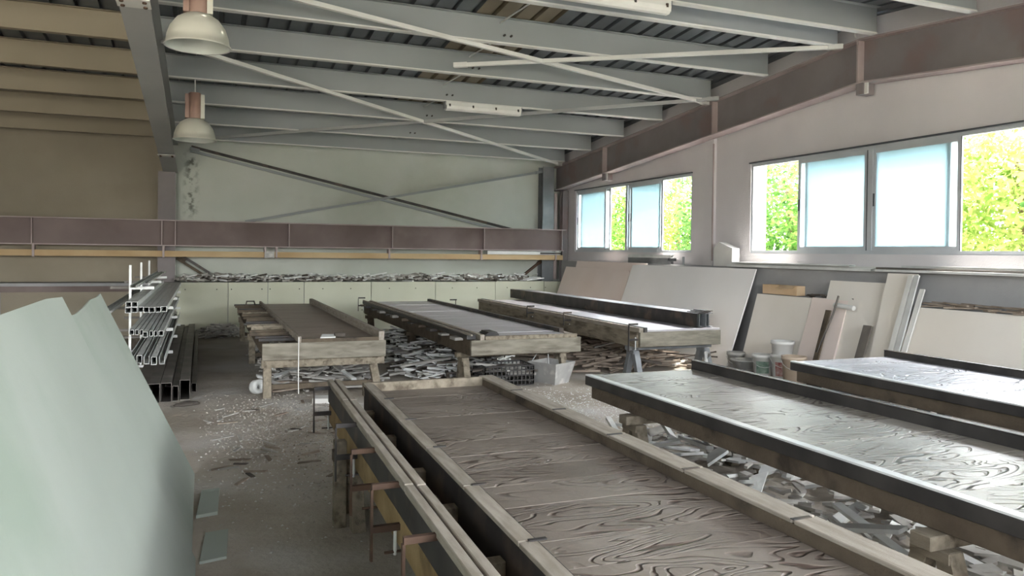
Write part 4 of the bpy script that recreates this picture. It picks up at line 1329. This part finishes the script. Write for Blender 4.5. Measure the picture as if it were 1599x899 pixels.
def heap_stuff(n, area, hfun, dims, m, name, label, tilt=0.35, ang0=0, aspread=3.14):
    x0, x1, y0, y1 = area
    mb = MB()
    for i in range(n):
        u, v = R.random(), R.random()
        L = R.uniform(*dims[0]); w = R.uniform(*dims[1]); t = R.uniform(*dims[2])
        yaw = ang0 + R.uniform(-aspread, aspread)
        rot = Matrix.Rotation(yaw, 3, 'Z') @ Matrix.Rotation(R.uniform(-tilt, tilt) * .6, 3, 'Y') @ Matrix.Rotation(R.uniform(-tilt, tilt), 3, 'X')
        cs = [rot @ Vector((sx * L / 2, sy * w / 2, sz * t / 2)) for sz in (-1, 1) for sy, sx in ((-1, -1), (-1, 1), (1, 1), (1, -1))]
        low = min(c.z for c in cs)
        z = -low + hfun(u, v) * R.random() ** .7
        c0 = Vector((x0 + (x1 - x0) * u, y0 + (y1 - y0) * v, z))
        mb.add([c0 + c for c in cs], [(0, 3, 2, 1), (4, 5, 6, 7), (0, 1, 5, 4), (1, 2, 6, 5), (2, 3, 7, 6), (3, 0, 4, 7)])
    return tag(mb.build(name, m), label, 'scrap', kind='stuff')


def dome(hm, cu=.5, cv=.5, p=1.0):
    return lambda u, v: hm * max(0.0, 1 - (abs(u - cu) * 2) ** 2) * max(0.0, 1 - (abs(v - cv) * 2) ** 4) ** p


SM = {m: [strip_mesh('offcut_strip', m, L, w, t, k) for k, (L, w, t) in enumerate(((.55, .05, .022), (.42, .06, .02), (.34, .04, .03), (.26, .07, .018), (.66, .045, .025), (.2, .05, .02)))] for m in ('scrap_white', 'scrap_grey', 'scrap_wood', 'scrap_dark')}
SHD = {m: [shard_mesh('plaster_shard', m, s, t, 40 + k) for k, (s, t) in enumerate(((.15, .016), (.11, .02), (.19, .015), (.085, .02), (.13, .014)))] for m in ('scrap_white', 'scrap_grey')}
mixes = lambda *ks: [q for k in ks for q in SM[k]]

# heap under the slatted table
hA = dome(0.26, .5, .45)
heap_stuff(520, (0.75, 2.05, 8.8, 13.0), hA, ((.08, .4), (.02, .05), (.01, .025)), 'scrap_grey', 'scrap_heap', 'heap of grey plaster offcuts under the slatted table')
heap(45, (0.75, 2.1, 8.9, 12.6), hA, mixes('scrap_white', 'scrap_grey'), 'offcut_strip', 'pale offcut strip in the heap under the slatted table', 'offcuts under the slatted table', .35)
heap(12, (0.72, 1.7, 8.62, 9.2), lambda u, v: .06, mixes('scrap_wood', 'scrap_grey'), 'offcut_strip', 'brown wood strip at the front of the heap under the slatted table', 'wood strips before the slatted table', .1, 0, .5)
# big heap under the grey ribbed table
hB = dome(0.34, .5, .5)
heap_stuff(800, (2.45, 4.1, 8.95, 13.6), hB, ((.08, .45), (.02, .05), (.01, .025)), 'scrap_white', 'scrap_heap', 'big heap of pale plaster offcuts under the grey ribbed table')
heap_stuff(250, (2.5, 4.0, 8.8, 13.0), hB, ((.08, .45), (.02, .05), (.01, .025)), 'scrap_dark', 'scrap_heap', 'dark offcuts mixed into the heap under the grey ribbed table')
heap(90, (2.45, 4.1, 8.9, 13.0), hB, mixes('scrap_white', 'scrap_white', 'scrap_grey'), 'offcut_strip', 'pale offcut strip in the big heap under the grey ribbed table', 'offcuts under the grey ribbed table', .35, 0.2, .9)
heap(16, (3.15, 3.7, 8.55, 8.9), lambda u, v: .2, mixes('scrap_grey', 'scrap_dark'), 'offcut_strip', 'offcut strip in the lattice crate', 'offcuts in the crate', .2, 0, .5)
# wood heap by the window-side table
hC = dome(0.24, .5, .5)
heap_stuff(380, (4.7, 6.7, 9.1, 12.2), hC, ((.15, .7), (.02, .05), (.01, .03)), 'scrap_wood', 'scrap_heap', 'heap of brown wood scraps beside the window-side table', .2, 0, .8)
heap(48, (4.7, 6.7, 9.0, 11.8), hC, mixes('scrap_wood', 'scrap_wood', 'scrap_grey', 'scrap_dark'), 'wood_strip', 'brown wood strip in the heap by the window-side table', 'wood strips by the window-side table', .25, 0, .8)
# white shards under the rubber-edged table
hD = dome(0.20, .45, .5)
heap_stuff(420, (2.45, 4.3, 2.0, 5.9), hD, ((.03, .2), (.02, .08), (.008, .02)), 'scrap_grey', 'scrap_heap', 'small grey rubble under the rubber-edged table')
heap(60, (2.5, 4.2, 2.1, 5.6), hD, SHD['scrap_white'] + SHD['scrap_white'] + SHD['scrap_grey'], 'plaster_shard', 'flat white plaster shard in the heap under the rubber-edged table', 'plaster shards under the rubber-edged table', .3)
heap(44, (2.5, 4.2, 2.1, 5.9), lambda u, v: hD(u, v) + .03, mixes('scrap_white', 'scrap_white', 'scrap_grey'), 'offcut_strip', 'white plaster strip in the heap under the rubber-edged table', 'plaster strips under the rubber-edged table', .3)
# bits under the pale table
heap_stuff(160, (4.2, 6.4, 3.0, 6.6), lambda u, v: .06, ((.05, .3), (.02, .06), (.01, .02)), 'scrap_dark', 'scrap_heap', 'dark scraps on the floor under the pale table')
heap(26, (4.2, 6.4, 3.0, 6.6), lambda u, v: .07, mixes('scrap_white', 'scrap_dark'), 'offcut_strip', 'offcut strip on the floor under the pale table', 'offcuts under the pale table', .2)
# rubble on the ledge
heap_stuff(420, (-0.4, 6.6, LY + 0.06, YB - 0.3), lambda u, v: .06 + .07 * abs(math.sin(u * 17)) * abs(math.sin(u * 5 + 1)), ((.04, .22), (.03, .08), (.015, .04)), 'scrap_grey', 'ledge_rubble', 'grey rubble strewn along the ledge of the back wall').location.z += 0.956
heap_stuff(260, (-0.4, 6.9, LY + 0.06, YB - 0.3), lambda u, v: .12, ((.06, .4), (.02, .05), (.012, .03)), 'scrap_white', 'ledge_rubble', 'white plaster bits strewn along the ledge of the back wall').location.z += 0.956
heap_stuff(150, (-0.4, 6.6, LY + 0.05, YB - 0.35), lambda u, v: .09, ((.05, .4), (.02, .05), (.012, .03)), 'scrap_dark', 'ledge_rubble', 'dark bits strewn along the ledge of the back wall').location.z += 0.956
# rubble at the foot of the ledge and on the cream boards
heap_stuff(180, (-0.05, 0.75, 14.6, 15.4), dome(.2), ((.04, .3), (.02, .05), (.012, .03)), 'scrap_grey', 'floor_rubble', 'rubble at the foot of the ledge behind the steel tubes')
o = heap_stuff(60, (7.30, 7.50, 3.5, 6.1), lambda u, v: .05, ((.1, .5), (.012, .03), (.01, .02)), 'scrap_wood', 'board_top_scrap', 'sticks lying on the tops of the long cream boards', .1, 1.5708, .3)
o.location.z += 1.045
o = heap_stuff(30, (7.42, 7.53, 6.9, 8.1), lambda u, v: .04, ((.05, .2), (.012, .04), (.01, .02)), 'scrap_dark', 'board_top_scrap', 'dark bits on the tops of the low boards', .1, 1.5708, .4)
o.location.z += 1.05
tag(B(0.15, 0.62, LY - 0.40, LY - 0.10, 0, 0.17).build('plaster_block', 'board_cream', None, 0.005), 'low pale plaster block at the foot of the panelled ledge', 'block')
tag(MB().beam((6.55, LY + .1, .99), (7.05, LY + .3, 1.03), .3, .02).build('board_offcut', 'board_white'), 'white board offcut lying on the ledge near the corner', 'board')
# crumbs on the open floor
def crumbs(n, area, s, m, label, cu=.5, cv=.5):
    x0, x1, y0, y1 = area
    mb = MB()
    for i in range(n):
        u, v = R.gauss(cu, .24), R.gauss(cv, .25)
        if not (0 < u < 1 and 0 < v < 1): continue
        c = Vector((x0 + (x1 - x0) * u, y0 + (y1 - y0) * v, 0))
        q = R.uniform(*s)
        a = R.uniform(0, 6.28)
        pts = [c + Vector((math.cos(a + t) * q * R.uniform(.6, 1.5), math.sin(a + t) * q, 0)) for t in (0, 2.1, 4.2)]
        top = c + Vector((R.uniform(-.3, .3) * q, R.uniform(-.3, .3) * q, q * R.uniform(.4, .9)))
        mb.add(pts + [top], [(0, 1, 3), (1, 2, 3), (2, 0, 3), (2, 1, 0)])
    return tag(mb.build('plaster_crumbs', m), label, 'crumbs', kind='stuff')


crumbs(5200, (0.0, 1.5, 4.6, 9.0), (.004, .013), 'crumb', 'fine plaster crumbs on the aisle floor', .55, .5)
crumbs(350, (0.0, 1.5, 5.2, 8.6), (.005, .012), 'scrap_wood', 'dark crumbs on the aisle floor', .5, .45)
crumbs(1800, (2.2, 4.6, 5.6, 8.6), (.004, .013), 'scrap_white', 'white plaster crumbs between the two rows of tables', .55, .5)
crumbs(500, (-0.1, 1.2, 4.0, 8.4), (.005, .012), 'scrap_white', 'white plaster crumbs on the aisle floor', .5, .5)
heap(40, (0.05, 1.15, 5.4, 8.3), lambda u, v: 0.0, [strip_mesh('floor_strip', m, L, w, .008, 70 + k) for k, (m, L, w) in enumerate((('scrap_wood', .16, .03), ('scrap_grey', .12, .025), ('scrap_grey', .2, .02), ('scrap_dark', .1, .03)))], 'floor_strip', 'grey splinter lying on the aisle floor', 'splinters on the aisle floor', .05)

for o in list(bpy.data.objects):
    if '_org' in o:
        del o['_org']
